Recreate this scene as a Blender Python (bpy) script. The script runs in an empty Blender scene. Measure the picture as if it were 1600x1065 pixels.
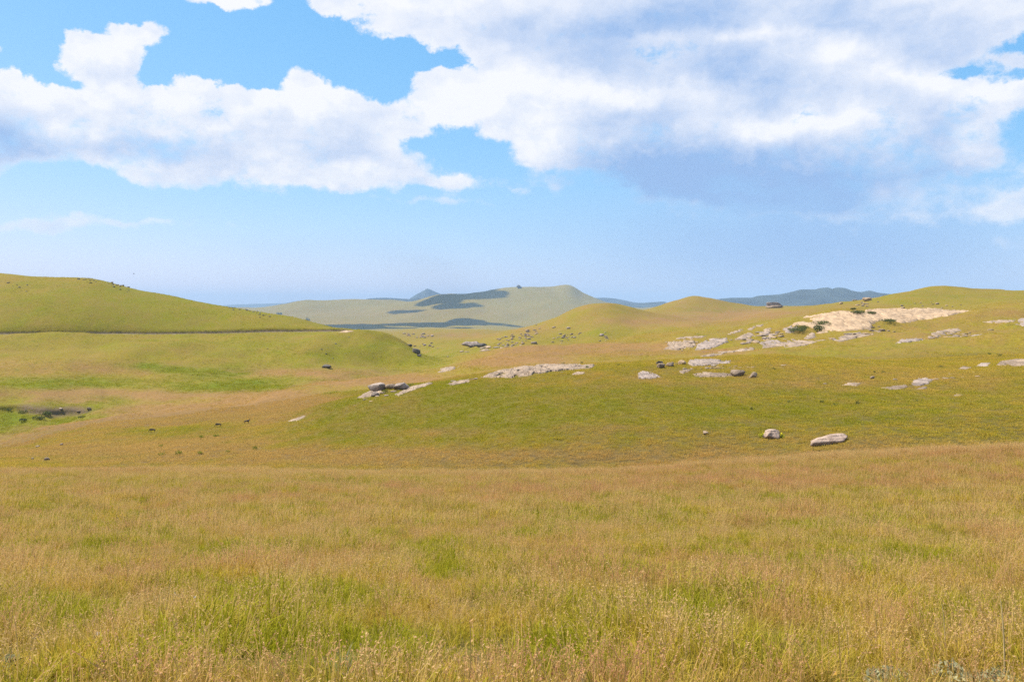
import bpy, bmesh, math, random
import numpy as np
random.seed(7)
RNG = np.random.default_rng(11)
scene = bpy.context.scene
COL = scene.collection

# ------------------------------------------------------------------ camera
FPX = 1244.4      # focal length in pixels of a 1600 px wide frame (28 mm on 36 mm)
HOR = 478.0       # eye level row
cam_d = bpy.data.cameras.new('camera')
cam_d.lens = 28.0
cam_d.sensor_width = 36.0
cam_d.sensor_fit = 'HORIZONTAL'
cam_d.shift_y = -(532.5 - HOR) / 1600.0
cam_d.clip_start = 0.1
cam_d.clip_end = 150000.0
cam = bpy.data.objects.new('camera', cam_d)
cam.rotation_euler = (math.radians(90), 0, 0)
COL.objects.link(cam)
scene.camera = cam

# ------------------------------------------------------------------ exposure, sun
scene.view_settings.view_transform = 'Standard'
scene.view_settings.look = 'None'
scene.view_settings.exposure = 0.98
scene.view_settings.gamma = 1.0
scene.view_settings.use_curve_mapping = False
scene.cycles.use_denoising = False
SUN_EL, SUN_AZ = math.radians(56), math.radians(-72)
SUN = np.array([math.sin(SUN_AZ) * math.cos(SUN_EL), math.cos(SUN_AZ) * math.cos(SUN_EL), math.sin(SUN_EL)])
sl = bpy.data.lights.new('sun', 'SUN')
sl.energy = 4.5
sl.angle = math.radians(0.5)
sl.color = (1.0, 0.94, 0.83)
so = bpy.data.objects.new('sun', sl)
COL.objects.link(so)
from mathutils import Vector, Matrix
so.rotation_euler = Vector(SUN).to_track_quat('Z', 'Y').to_euler()
so.location = (0, 0, 300)


# ------------------------------------------------------------------ node helper
class NT:
    def __init__(self, tree):
        self.t = tree
        self.n = tree.nodes
        self.l = tree.links

    def put(self, sock, v):
        if v is None:
            return
        if isinstance(v, bpy.types.NodeSocket):
            self.l.new(v, sock)
        else:
            sock.default_value = v

    def node(self, typ, **kw):
        n = self.n.new(typ)
        for k, v in kw.items():
            setattr(n, k, v)
        return n

    def math(self, op, a, b=None, c=None, clamp=False):
        n = self.node('ShaderNodeMath', operation=op, use_clamp=clamp)
        for i, v in enumerate((a, b, c)):
            self.put(n.inputs[i], v)
        return n.outputs[0]

    def vmath(self, op, a, b=None, out=0):
        n = self.node('ShaderNodeVectorMath', operation=op)
        self.put(n.inputs[0], a)
        if b is not None:
            self.put(n.inputs[1], b)
        return n.outputs[out]

    def scale(self, v, s):
        n = self.node('ShaderNodeVectorMath', operation='SCALE')
        self.put(n.inputs[0], v)
        self.put(n.inputs['Scale'], s)
        return n.outputs[0]

    def mix(self, f, a, b, typ='MIX'):
        n = self.node('ShaderNodeMix', data_type='RGBA', blend_type=typ)
        self.put(n.inputs[0], f)
        for s, v in ((n.inputs[6], a), (n.inputs[7], b)):
            if isinstance(v, (tuple, list)) and len(v) == 3:
                v = (*v, 1)
            self.put(s, v)
        return n.outputs[2]

    def noise(self, vec, scale, detail=4, rough=0.55, color=False, dim='3D', dist=0.0):
        n = self.node('ShaderNodeTexNoise', noise_dimensions=dim)
        if vec is not None:
            self.l.new(vec, n.inputs['Vector'])
        n.inputs['Scale'].default_value = scale
        n.inputs['Detail'].default_value = detail
        n.inputs['Roughness'].default_value = rough
        n.inputs['Distortion'].default_value = dist
        return n.outputs['Color' if color else 'Fac']

    def smooth(self, v, lo, hi, a=0.0, b=1.0):
        n = self.node('ShaderNodeMapRange', interpolation_type='SMOOTHSTEP')
        self.put(n.inputs[0], v)
        for i, q in enumerate((lo, hi, a, b)):
            self.put(n.inputs[i + 1], q)
        return n.outputs[0]

    def attr(self, name, inst=False, out='Fac'):
        n = self.node('ShaderNodeAttribute', attribute_name=name)
        n.attribute_type = 'INSTANCER' if inst else 'GEOMETRY'
        return n.outputs[out]


# ------------------------------------------------------------------ sky with clouds (world)
def in_poly(px, py, poly):
    inside = np.zeros(px.shape, bool)
    n = len(poly)
    for i in range(n):
        x0, y0 = poly[i]
        x1, y1 = poly[(i + 1) % n]
        if y0 == y1:
            continue
        c = ((y0 > py) != (y1 > py)) & (px < (x1 - x0) * (py - y0) / (y1 - y0) + x0)
        inside ^= c
    return inside


def blur(a, s, axis):
    r = int(3 * s) + 1
    k = np.exp(-0.5 * (np.arange(-r, r + 1) / s) ** 2)
    k /= k.sum()
    a = np.moveaxis(a, axis, 0)
    p = np.concatenate([np.repeat(a[:1], r, 0), a, np.repeat(a[-1:], r, 0)])
    o = sum(k[i] * p[i:i + a.shape[0]] for i in range(2 * r + 1))
    return np.moveaxis(o, 0, axis)


def sstep_(x, a, b):
    t = np.clip((x - a) / (b - a), 0, 1)
    return t * t * (3 - 2 * t)


AZ_A = math.pi / 4
EL_T = 0.70
NA, NE = 150, 120


def cloud_fields():
    az = np.linspace(-AZ_A, AZ_A, NA)
    el = np.linspace(0, EL_T, NE)
    A, E = np.meshgrid(az, el, indexing='ij')
    fx = 800 + FPX * np.tan(A)
    fy = HOR - FPX * np.tan(E) / np.cos(A)
    P = np.zeros(A.shape)
    solid = [
        [(85, 78), (98, 42), (125, 44), (150, 55), (188, 60), (208, 76), (216, 100), (200, 126), (160, 136), (128, 124), (104, 108)],
        [(155, 38), (175, 26), (202, 38), (236, 44), (260, 66), (242, 80), (214, 84), (195, 70), (160, 50)],
        [(-60, 55), (8, 60), (20, 72), (10, 88), (-60, 95)],
        [(-300, 100), (0, 108), (30, 110), (52, 130), (95, 127), (130, 134), (165, 138), (195, 131), (240, 140), (290, 124), (322, 124),
         (345, 134), (400, 134), (425, 150), (455, 122), (470, 103), (486, 114), (500, 129), (530, 138), (560, 158), (592, 168),
         (640, 150), (642, 116), (690, 95), (730, 106), (790, 118), (900, 120), (900, 230), (812, 220), (745, 214), (726, 190), (692, 190),
         (676, 204), (650, 214), (622, 220), (645, 232), (684, 252), (705, 276), (762, 292), (640, 300), (570, 304), (480, 303),
         (420, 296), (300, 286), (210, 280), (180, 270), (90, 252), (40, 250), (0, 262), (-300, 270)],
        [(470, -300), (474, 0), (490, 14), (530, 22), (560, 44), (620, 60), (655, 80), (672, 65), (712, 68), (730, 80), (745, 100), (790, 122),
         (800, 218), (806, 242), (822, 264), (860, 266), (892, 262), (942, 268), (980, 285), (1000, 304), (1060, 316), (1110, 322),
         (1150, 326), (1230, 338), (1340, 338), (1348, 320), (1422, 316), (1440, 282), (1530, 272), (1600, 268), (1800, 262), (1800, -300)],
        [(280, -6), (420, -6), (418, 14), (370, 13), (300, 5)],
    ]
    for s in solid:
        P = np.maximum(P, in_poly(fx, fy, s) * 1.0)
    holes = [
        [(1258, 32), (1272, 26), (1292, 34), (1280, 42), (1262, 40)],
        [(1400, 108), (1480, 107), (1540, 82), (1580, 50), (1680, 20), (1680, 76), (1556, 76), (1552, 96), (1680, 104), (1680, 128), (1560, 128), (1500, 115), (1440, 110)],
        [(1548, 182), (1680, 168), (1680, 264), (1534, 262), (1562, 240), (1558, 206)],
    ]
    for s in holes:
        P[in_poly(fx, fy, s)] = 0.22
    P = blur(blur(P, 0.75, 0), 0.75, 1)
    P = P * 2 - 1
    soft = [  # thin wisps: cx, cy, rx, ry, strength
        (170, 345, 130, 9, 1.5), (40, 352, 90, 10, 1.35), (822, 298, 18, 8, 1.0), (874, 291, 26, 7, 1.1), (690, 313, 80, 6, 1.2), (560, 315, 90, 5, .6),
        (1500, 335, 130, 24, 1.25), (1590, 385, 60, 15, 1.4), (1520, 296, 110, 10, 1.1), (1640, 320, 120, 34, 1.2), (1500, 262, 70, 18, .8),
        (720, 285, 60, 8, .9), (30, 230, 80, 40, .6), (1180, 340, 180, 8, .5), (400, 255, 300, 34, -.25), (60, 230, 100, 46, -.5), (330, 225, 120, 16, -.3), (910, 282, 80, 10, .5)]
    for cx, cy, rx, ry, a in soft:
        P += a * np.exp(-((fx - cx) / rx) ** 2 - ((fy - cy) / ry) ** 2)
    # above the frame the same broken cover goes on
    g = blur(blur(RNG.normal(size=A.shape), 5, 0), 4, 1)
    g = g / g.std() * 0.55 + 0.1
    w = np.clip((E - 0.385) / 0.06, 0, 1)
    P = P * (1 - w) + np.clip(g, -1, 1) * w
    # shade: 0 sunlit white .. 1 grey-blue base
    S = 0.15 + 0.17 * sstep_(fx, 820, 1050) * sstep_(fy, 360, 200)
    shade = [
        (1180, 305, 210, 42, .62), (1000, 270, 120, 34, .45), (1260, 325, 120, 26, .42), (1360, 270, 110, 46, .34), (1100, 235, 190, 36, .30),
        (1170, 112, 120, 34, .34), (1080, 30, 150, 34, .26), (960, 40, 120, 34, .18), (1400, 70, 130, 42, .22), (1480, 60, 90, 40, .18),
        (1480, 200, 80, 40, .22), (1480, 280, 80, 20, .30), (930, 100, 70, 30, .20), (1300, 30, 80, 30, .1), (1000, 190, 100, 20, .18),
        (215, 226, 110, 20, .55), (30, 225, 80, 46, .55), (500, 215, 120, 14, .18), (330, 262, 80, 12, .2), (1090, 290, 240, 50, .22), (900, 60, 200, 50, .16), (1130, 150, 200, 40, .2), (1470, 235, 120, 40, .15), (420, 245, 150, 20, .22), (560, 250, 110, 18, .15), (170, 120, 46, 20, .30),
        (380, 190, 130, 16, .12), (760, 40, 120, 30, .1), (640, 180, 60, 20, .1),
        (1310, 100, 66, 34, -.45), (1430, 128, 60, 18, -.45), (1545, 142, 70, 20, -.5), (1250, 190, 130, 18, -.45), (850, 225, 30, 36, -.5),
        (820, 120, 46, 30, -.24), (1010, 148, 110, 16, -.45), (1025, 62, 40, 10, -.4), (1165, 62, 50, 9, -.45), (1505, 215, 30, 24, -.45),
        (120, 205, 70, 14, -.26), (150, 75, 60, 30, -.15), (300, 150, 220, 20, -.18), (560, 262, 120, 8, -.15), (720, 150, 60, 30, -.18), (1410, 290, 16, 10, -.4)]
    for cx, cy, rx, ry, a in shade:
        S += a * np.exp(-((fx - cx) / rx) ** 2 - ((fy - cy) / ry) ** 2)
    S = S * (1 - w) + np.clip(0.35 + 0.35 * g, 0, 0.8) * w
    V = 0.72 * np.exp(-((fx - 1230) / 330) ** 2 - ((fy - 390) / 95) ** 2) + 0.2 * np.exp(-((fx - 1500) / 260) ** 2 - ((fy - 400) / 120) ** 2)
    return np.clip(P, -1, 0.78), np.clip(S, 0, 1.1), V


def build_world():
    wd = bpy.data.worlds.new('World')
    scene.world = wd
    wd.use_nodes = True
    wd.node_tree.nodes.clear()
    T = NT(wd.node_tree)
    out = T.node('ShaderNodeOutputWorld')
    bg = T.node('ShaderNodeBackground')
    T.l.new(bg.outputs[0], out.inputs[0])
    sky = T.node('ShaderNodeTexSky', sky_type='NISHITA')
    sky.sun_disc = False
    sky.sun_elevation = SUN_EL
    sky.sun_rotation = SUN_AZ
    sky.altitude = 1200
    sky.air_density = 1.0
    sky.dust_density = 1.2
    sky.ozone_density = 2.0
    STR = 0.10
    bg.inputs['Strength'].default_value = STR
    d = T.node('ShaderNodeTexCoord').outputs['Generated']
    d = T.vmath('NORMALIZE', d)
    # billowing: bend the direction before reading the cover map
    w1 = T.vmath('SUBTRACT', T.noise(d, 9, 2, 0.5, True), (0.5, 0.5, 0.5))
    w2 = T.vmath('SUBTRACT', T.noise(d, 34, 5, 0.6, True), (0.5, 0.5, 0.5))
    dw = T.vmath('ADD', d, T.scale(w1, 0.045))
    dw = T.vmath('ADD', dw, T.scale(w2, 0.028))
    sep = T.node('ShaderNodeSeparateXYZ')
    T.l.new(dw, sep.inputs[0])
    az = T.math('ARCTAN2', sep.outputs[0], sep.outputs[1])
    el = T.math('ARCSINE', T.math('MINIMUM', T.math('MAXIMUM', sep.outputs[2], -1.0), 1.0))
    a = T.math('DIVIDE', T.math('PINGPONG', T.math('ADD', az, AZ_A), 2 * AZ_A), 2 * AZ_A)
    e = T.math('DIVIDE', el, EL_T, clamp=True)
    av = T.node('ShaderNodeCombineXYZ')
    ev = T.node('ShaderNodeCombineXYZ')
    for i in range(3):
        T.l.new(a, av.inputs[i])
        T.l.new(e, ev.inputs[i])

    def curves(vec, cols):     # three profiles as one curve node, values to 0..1
        n = T.node('ShaderNodeRGBCurve')
        n.mapping.use_clip = False
        lo, hi = [], []
        for k in range(3):
            c = cols[k]
            m, M = float(c.min()), float(c.max())
            M = max(M, m + 1e-6)
            lo.append(m)
            hi.append(M)
            cv = n.mapping.curves[k]
            N = len(c)
            v = (c - m) / (M - m)
            cv.points[0].location = (0, float(v[0]))
            cv.points[-1].location = (1, float(v[-1]))
            for i in range(1, N - 1):
                cv.points.new(i / (N - 1), float(v[i]))
        n.mapping.update()
        T.l.new(vec, n.inputs['Color'])
        s = T.node('ShaderNodeVectorMath', operation='MULTIPLY_ADD')
        T.l.new(n.outputs[0], s.inputs[0])
        s.inputs[1].default_value = [h - l for h, l in zip(hi, lo)]
        s.inputs[2].default_value = lo
        return s.outputs[0]

    def field(F, rank):
        U, Sg, V = np.linalg.svd(F, full_matrices=False)
        tot = None
        for r in range(0, rank, 3):
            ua = [U[:, r + k] * math.sqrt(Sg[r + k]) for k in range(3)]
            vb = [V[r + k] * math.sqrt(Sg[r + k]) for k in range(3)]
            q = T.vmath('DOT_PRODUCT', curves(av.outputs[0], ua), curves(ev.outputs[0], vb), out=1)
            tot = q if tot is None else T.math('ADD', tot, q)
        return tot

    P, S, V = cloud_fields()
    D = field(P, 18)
    SH = T.math('MULTIPLY', field(S, 15), 1.12)
    dd = T.vmath('MULTIPLY', d, (1, 1, 1.45))
    nb = T.noise(dd, 5, 3, 0.5)
    nf = T.vmath('SUBTRACT', T.noise(dd, 28, 5, 0.6, True), (0.5, 0.5, 0.5))
    base = T.vmath('ADD', dd, T.scale(nf, 0.035))

    def puffs(p):
        tot = None
        for sc, w in ((7, 0.60), (19, 0.28), (48, 0.10)):
            vo = T.node('ShaderNodeTexVoronoi', feature='SMOOTH_F1')
            vo.inputs['Scale'].default_value = sc
            vo.inputs['Smoothness'].default_value = 0.25
            T.l.new(p, vo.inputs['Vector'])
            q = T.math('MULTIPLY', T.math('SUBTRACT', 0.62, vo.outputs['Distance']), w * 1.6)
            tot = q if tot is None else T.math('ADD', tot, q)
        return tot
    h1 = puffs(base)
    h2 = puffs(T.vmath('ADD', base, (-0.010, 0.0, 0.014)))
    n1 = T.noise(dd, 20, 9, 0.62)
    relief = T.math('SUBTRACT', h2, h1)
    t = T.math('ADD', D, T.math('MULTIPLY', T.math('SUBTRACT', n1, 0.5), 2.5))
    t = T.math('ADD', t, T.math('MULTIPLY', h1, 0.75))
    n3 = T.noise(T.vmath('ADD', dd, T.scale(nf, 0.05)), 64, 6, 0.66)
    t = T.math('ADD', t, T.math('MULTIPLY', T.math('SUBTRACT', n3, 0.5), 1.1))
    t = T.math('ADD', t, T.math('MULTIPLY', T.math('SUBTRACT', nb, 0.5), 0.9))
    soft = T.smooth(el, 0.28, 0.12)
    lo_ = T.math('SUBTRACT', T.math('MULTIPLY_ADD', soft, -0.30, -0.14), T.math('MULTIPLY', SH, 0.20))
    hi_ = T.math('ADD', T.math('MULTIPLY_ADD', soft, 0.50, 0.42), T.math('MULTIPLY', SH, 0.40))
    alpha = T.smooth(t, lo_, hi_)
    hz = T.smooth(el, 0.02, 0.14, 0.35, 1.0)
    alpha = T.math('MULTIPLY', alpha, hz)
    sh = T.math('ADD', SH, T.math('MULTIPLY', T.math('MULTIPLY', relief, 0.75), T.math('MAXIMUM', T.math('SUBTRACT', 1.15, T.math('MULTIPLY', SH, 0.9)), 0.4)))
    nm = T.noise(T.vmath('ADD', dd, T.scale(nf, 0.06)), 9, 6, 0.6)
    sh = T.math('ADD', sh, T.math('MULTIPLY', T.math('SUBTRACT', nb, 0.5), 0.45))
    sh = T.math('ADD', sh, T.math('MULTIPLY', T.math('SUBTRACT', nm, 0.5), 1.0))
    sh = T.math('ADD', sh, T.math('MULTIPLY', T.math('SUBTRACT', n1, 0.5), -0.55))
    sh = T.math('ADD', sh, T.math('MULTIPLY', T.math('SUBTRACT', n3, 0.5), -0.30))
    sh = T.math('MULTIPLY', sh, T.smooth(t, 0.0, 0.9, T.math('MULTIPLY_ADD', T.math('MINIMUM', SH, 1.0), 0.6, 0.36), 1.0))
    sh = T.math('ADD', sh, 0.0, clamp=True)
    k = 1.0 / STR
    lit = tuple(c * k for c in (0.50, 0.505, 0.53))
    dark = tuple(c * k for c in (0.168, 0.262, 0.432))
    cc = T.mix(sh, lit, dark)
    sp = T.node('ShaderNodeSeparateColor')
    T.l.new(sky.outputs[0], sp.inputs[0])
    cb = T.node('ShaderNodeCombineColor')
    for i, (kk, pw_) in enumerate(((0.61, 1.10), (1.59, 0.55), (3.10, 0.30))):
        T.l.new(T.math('MULTIPLY', T.math('POWER', sp.outputs[i], pw_), kk), cb.inputs[i])
    skyc = cb.outputs[0]
    VE = field(V, 3)
    skyc = T.mix(T.math('MULTIPLY', VE, 1.0, clamp=True), skyc, dark)
    col = T.mix(alpha, skyc, cc)
    T.l.new(col, bg.inputs['Color'])
    wd.cycles.sampling_method = 'MANUAL'
    wd.cycles.sample_map_resolution = 512


build_world()


# ------------------------------------------------------------------ numeric helpers
def hash2(ix, iy, seed):
    h = (ix.astype(np.int64) * 374761393 + iy.astype(np.int64) * 668265263 + seed * 1442695041) & 0xffffffff
    h = ((h ^ (h >> 13)) * 1274126177) & 0xffffffff
    h = h ^ (h >> 16)
    return h / 4294967296.0


def perlin(x, y, seed=0):
    ix = np.floor(x)
    iy = np.floor(y)
    fx = x - ix
    fy = y - iy
    ux = fx * fx * fx * (fx * (fx * 6 - 15) + 10)
    uy = fy * fy * fy * (fy * (fy * 6 - 15) + 10)

    def g(dx, dy):
        a = hash2(ix + dx, iy + dy, seed) * 2 * np.pi
        return np.cos(a) * (fx - dx) + np.sin(a) * (fy - dy)
    a = g(0, 0) * (1 - ux) + g(1, 0) * ux
    b = g(0, 1) * (1 - ux) + g(1, 1) * ux
    return (a * (1 - uy) + b * uy) * 1.5


def fbm(x, y, seed=0, octv=4, gain=0.5):
    s = 0
    a = 1.0
    for o in range(octv):
        s = s + a * perlin(x * 2 ** o, y * 2 ** o, seed + o * 17)
        a *= gain
    return s


def sstep(x, a, b):
    t = np.clip((x - a) / (b - a), 0, 1)
    return t * t * (3 - 2 * t)


def pchip_slopes(x, y):
    h = np.diff(x, axis=0)
    dl = np.diff(y, axis=0) / h
    m = np.zeros_like(y)
    w1 = 2 * h[1:] + h[:-1]
    w2 = h[1:] + 2 * h[:-1]
    ok = (dl[1:] * dl[:-1]) > 0
    with np.errstate(divide='ignore', invalid='ignore'):
        hm = (w1 + w2) / (w1 / dl[:-1] + w2 / dl[1:])
    m[1:-1] = np.where(ok, hm, 0)
    m[0] = dl[0]
    m[-1] = dl[-1]
    return m


def line(pts, x):
    p = np.array(pts, float)
    px, py = p[:, 0:1], p[:, 1:2]
    if len(pts) == 1:
        return np.full(x.shape, py[0, 0])
    m = pchip_slopes(px, py) if len(pts) > 2 else np.repeat(np.diff(py, axis=0) / np.diff(px, axis=0), 2, 0)
    px, py, m = px[:, 0], py[:, 0], m[:, 0]
    xc = np.clip(x, px[0], px[-1])
    i = np.clip(np.searchsorted(px, xc, side='right') - 1, 0, len(px) - 2)
    h = px[i + 1] - px[i]
    s = (xc - px[i]) / h
    return ((1 + 2 * s) * (1 - s) ** 2 * py[i] + s * (1 - s) ** 2 * h * m[i]
            + s * s * (3 - 2 * s) * py[i + 1] + s * s * (s - 1) * h * m[i + 1])


# ------------------------------------------------------------------ terrain
# columns: fine inside the view, coarse all the way round behind
cx_in = np.arange(-160, 1761, 1.9)
az_in = np.arctan((cx_in - 800) / FPX)
az_l = np.linspace(-math.pi, az_in[0], 90)[:-1]
az_r = np.linspace(az_in[-1], math.pi, 90)[1:]
AZC = np.concatenate([az_l, az_in, az_r])
azk = np.clip(AZC, -0.96, 0.96)
PXC = 800 + FPX * np.tan(azk)
N = len(AZC)

KN = []          # knots: (name, depth, z, rows to the next knot)


def knot(name, Y, y=None, z=None, rows=16):
    Yv = line(Y, PXC) if isinstance(Y, list) else (np.full(N, float(Y)) if np.isscalar(Y) else Y)
    if z is None:
        yv = line(y, PXC) if isinstance(y, list) else y
        zv = -(yv - HOR) / FPX * Yv
    else:
        zv = np.full(N, float(z)) if np.isscalar(z) else z
    KN.append([name, Yv, zv, rows])
    return Yv, zv


tilt = (PXC - 800) / 800
knot('feet', 0.5, z=-1.60, rows=10)
knot('a', 2.0, z=-1.92, rows=24)
knot('b', 6.0, y=1066 - 2 * tilt, rows=20)
knot('c', 10.0, y=951 - 5 * tilt, rows=24)
knot('d', 19.0, y=852 - 8 * tilt, rows=20)
knot('e', 32.0, y=801 - 11 * tilt, rows=20)
knot('f', 52.0, y=[(-300, 763), (0, 763), (800, 764), (1200, 748), (1600, 728), (1900, 722)], rows=20)
yA = [(-400, 733), (0, 735), (250, 737), (500, 741), (750, 743), (900, 741), (1000, 737), (1150, 726), (1300, 714), (1450, 707), (1600, 700), (2000, 690)]
YA, zA = knot('crest', [(-200, 86), (0, 85), (800, 76), (1600, 66)], yA, rows=14)
knot('dip', YA * 1.28, line(yA, PXC) + 3.0, rows=16)
knot('slope', [(-200, 140), (0, 140), (400, 140), (800, 122), (1600, 104)],
     [(-400, 716), (0, 714), (200, 703), (400, 693), (600, 684), (800, 672), (1000, 660), (1200, 662), (1400, 652), (1600, 640), (1900, 630)], rows=20)
YD, zD = knot('green', [(0, 175), (440, 175), (850, 190), (1600, 190)],
              [(-400, 708), (0, 706), (150, 688), (300, 674), (440, 662), (470, 653), (560, 622), (610, 607), (660, 600), (720, 594), (760, 586), (850, 572), (920, 570),
               (1000, 566), (1100, 563), (1220, 557), (1300, 560), (1400, 562), (1500, 560), (1600, 553), (2000, 545)], rows=14)
knot('behind', [(0, 205), (440, 215), (850, 225), (1600, 225)],
     [(-400, 700), (0, 699), (150, 670), (300, 657), (440, 642), (520, 628), (610, 610), (700, 596), (850, 575), (1000, 569), (1220, 560), (1400, 564), (1600, 556), (2000, 548)], rows=14)
YF, zF = knot('spur', [(0, 236), (400, 275), (690, 335), (1600, 300)],
              [(-400, 730), (0, 692), (35, 680), (70, 668), (140, 658), (206, 646), (275, 639), (344, 633), (395, 626), (423, 614), (480, 599), (550, 594), (620, 590),
               (690, 583), (760, 568), (850, 557), (950, 552), (1100, 550), (1200, 541), (1300, 538), (1400, 535), (1600, 525), (2000, 515)], rows=14)
knot('gully', [(0, 292), (423, 325), (690, 400), (850, 375), (1600, 350)],
     [(-400, 740), (0, 705), (70, 690), (140, 672), (275, 648), (423, 620), (550, 597), (690, 582), (760, 569), (850, 556), (950, 549), (1100, 542), (1200, 533), (1300, 530),
      (1400, 526), (1600, 516), (2000, 506)], rows=14)
bh = 0.1 + 1.9 * sstep(PXC, -600, -300) * (1 - sstep(PXC, 112, 166))
YH = line([(0, 352), (423, 380), (690, 480), (870, 430), (1600, 410)], PXC) + 2.5 * np.sin(PXC * 0.07)
yH = line([(-400, 640), (0, 636), (140, 634), (200, 633), (300, 622), (423, 606), (550, 588), (640, 579), (690, 574), (760, 561), (870, 547), (1000, 537), (1130, 526), (1300, 515),
           (1450, 508), (1600, 500), (2000, 490)], PXC)
zH = -(yH - HOR) / FPX * YH
knot('cut_foot', YH - 1.3, z=zH - bh, rows=2)
knot('cut_top', YH, z=zH, rows=14)
knot('foot', [(0, 430), (423, 470), (690, 560), (870, 480), (1280, 470), (1600, 450)],
     [(-400, 598), (0, 594), (200, 587), (423, 578), (550, 570), (640, 566), (690, 566), (760, 553), (870, 541), (1000, 531), (1060, 528), (1130, 521), (1200, 508),
      (1250, 496), (1290, 490), (1340, 486), (1430, 484), (1500, 486), (1600, 478), (2000, 470)], rows=26)
YJ = line([(0, 560), (540, 640), (690, 640), (870, 600), (1600, 560)], PXC)
yJ = line([(-400, 524), (0, 523), (250, 522), (430, 519), (520, 518), (545, 517.5), (575, 519), (600, 523), (622, 530), (640, 540), (652, 550), (664, 557), (690, 568), (760, 556), (870, 544),
           (1000, 534), (1060, 532), (1130, 525), (1200, 512), (1290, 495), (1340, 491), (1500, 490), (1600, 483), (2000, 475)], PXC)
_, zJ = knot('road_edge', YJ, yJ, rows=3)
RT = 1 - sstep(PXC, 540, 566)
knot('road_back', YJ + 6.0, z=zJ - (1 - RT) * 0.2, rows=2)
knot('bank', YJ + 7.6, z=zJ + (2.3 + 0.25 * np.sin(PXC * 0.02)) * RT - (1 - RT) * 0.3, rows=24)
YK, zK = knot('hilltop', [(0, 770), (300, 745), (545, 700), (690, 720), (1000, 800), (1600, 690)],
              [(-400, 434), (-150, 430), (0, 429), (60, 432), (130, 434), (180, 443), (215, 452), (260, 461), (300, 470), (350, 479), (400, 487), (450, 494), (500, 507), (530, 514), (560, 521),
               (600, 528), (640, 550), (664, 562), (690, 564), (720, 558), (760, 548), (830, 539), (900, 538), (1000, 534), (1100, 520), (1200, 505), (1280, 493), (1370, 487),
               (1500, 485), (1600, 478), (2000, 470)], rows=16)
knot('lee', [(0, 1000), (690, 1000), (935, 900), (1365, 850), (1600, 800)],
     [(-400, 470), (0, 470), (300, 505), (400, 522), (545, 562), (640, 560), (690, 545), (740, 537), (800, 523), (860, 519), (900, 513), (935, 508), (1000, 513), (1100, 507), (1200, 491),
      (1300, 481), (1370, 476), (1480, 469), (1600, 467), (2000, 470)], rows=22)
YM, zM = knot('dome', [(690, 1160), (935, 1100), (1100, 1150), (1480, 1000), (1600, 1000)],
              [(-400, 500), (0, 500), (400, 530), (545, 545), (640, 540), (690, 533), (740, 529), (780, 524), (830, 511), (870, 494), (900, 481), (925, 475), (950, 475), (975, 480), (1010, 489),
               (1060, 497), (1100, 499), (1160, 496), (1220, 485), (1300, 476), (1365, 466), (1400, 459), (1440, 452), (1480, 449), (1540, 449), (1600, 452), (2000, 470)], rows=14)
knot('saddle', YM + 260,
     [(-400, 505), (0, 505), (545, 540), (640, 535), (690, 529), (740, 525), (800, 521), (870, 503), (930, 484), (1000, 493), (1060, 493), (1120, 493), (1200, 486), (1300, 481), (1365, 474),
      (1480, 456), (1600, 459), (2000, 480)], rows=16)
knot('dome_two', YM + 560,
     [(-400, 510), (0, 510), (545, 530), (620, 526), (690, 523), (760, 520), (830, 514), (900, 496), (960, 490), (1000, 486), (1030, 477), (1060, 468), (1085, 464), (1105, 467), (1150, 475), (1200, 480),
      (1240, 480), (1300, 480), (1365, 478), (1480, 465), (1600, 465), (2000, 485)], rows=14)
knot('lip', 2050, [(-400, 515), (0, 515), (545, 521), (620, 519), (740, 518), (800, 517), (860, 510), (930, 495), (1000, 492), (1085, 480), (1200, 484), (1365, 482), (1600, 478), (2000, 490)], rows=8)
knot('plain', 3600, [(-400, 520), (0, 520), (800, 520), (930, 503), (1000, 500), (1200, 490), (1600, 486), (2000, 495)], rows=10)
knot('plain_two', 5800, [(-400, 515), (0, 515), (800, 514), (1000, 500), (1200, 490), (1600, 486), (2000, 490)], rows=14)
knot('far_foot', 7000, [(-400, 508), (0, 508), (600, 509), (760, 509), (900, 505), (1000, 497), (1200, 490), (1600, 486), (2000, 490)], rows=26)
knot('far_mid', [(0, 8500), (480, 8700), (700, 8300), (850, 8400), (1000, 8700)], [(-400, 495), (300, 495), (480, 488), (560, 487), (640, 486), (700, 482), (800, 478), (880, 476), (940, 484), (1000, 490), (1200, 488), (1600, 486)], rows=26)
knot('far_crest', 10000,
     [(-400, 486), (300, 486), (380, 482), (430, 479), (452, 476), (464, 472), (478, 471), (500, 473), (540, 471.5), (575, 469), (640, 467), (668, 462), (690, 457), (720, 457), (760, 453.5), (800, 450.5), (840, 452),
      (865, 453), (878, 450), (888, 449), (896, 451), (906, 459), (925, 465), (945, 472), (985, 480), (1040, 483), (1100, 485), (1600, 486)], rows=14)
knot('far_back', 12500, [(-400, 488), (300, 488), (600, 480), (800, 472), (950, 484), (1200, 488), (1600, 488)], rows=8)
knot('low_plain', 19000, [(-400, 483), (1600, 483)], rows=6)
knot('horizon', 33000, [(-400, 480.2), (1600, 480.2)], rows=0)

KY = np.array([k[1] for k in KN])
KZ = np.array([k[2] for k in KN])
for i in range(1, len(KY)):
    mn = KY[i - 1] * 1.002 + 0.3
    KY[i] = np.maximum(KY[i], mn)
# soften kinks across columns inside the fine part
i0, i1 = len(az_l), len(az_l) + len(az_in)
for i in range(3, len(KY)):
    if KN[i][0] in ('cut_foot', 'cut_top'):
        continue
    for arr in (KZ, KY):
        arr[i, i0:i1] = blur(arr[i, i0:i1], 3.0, 0)
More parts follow.
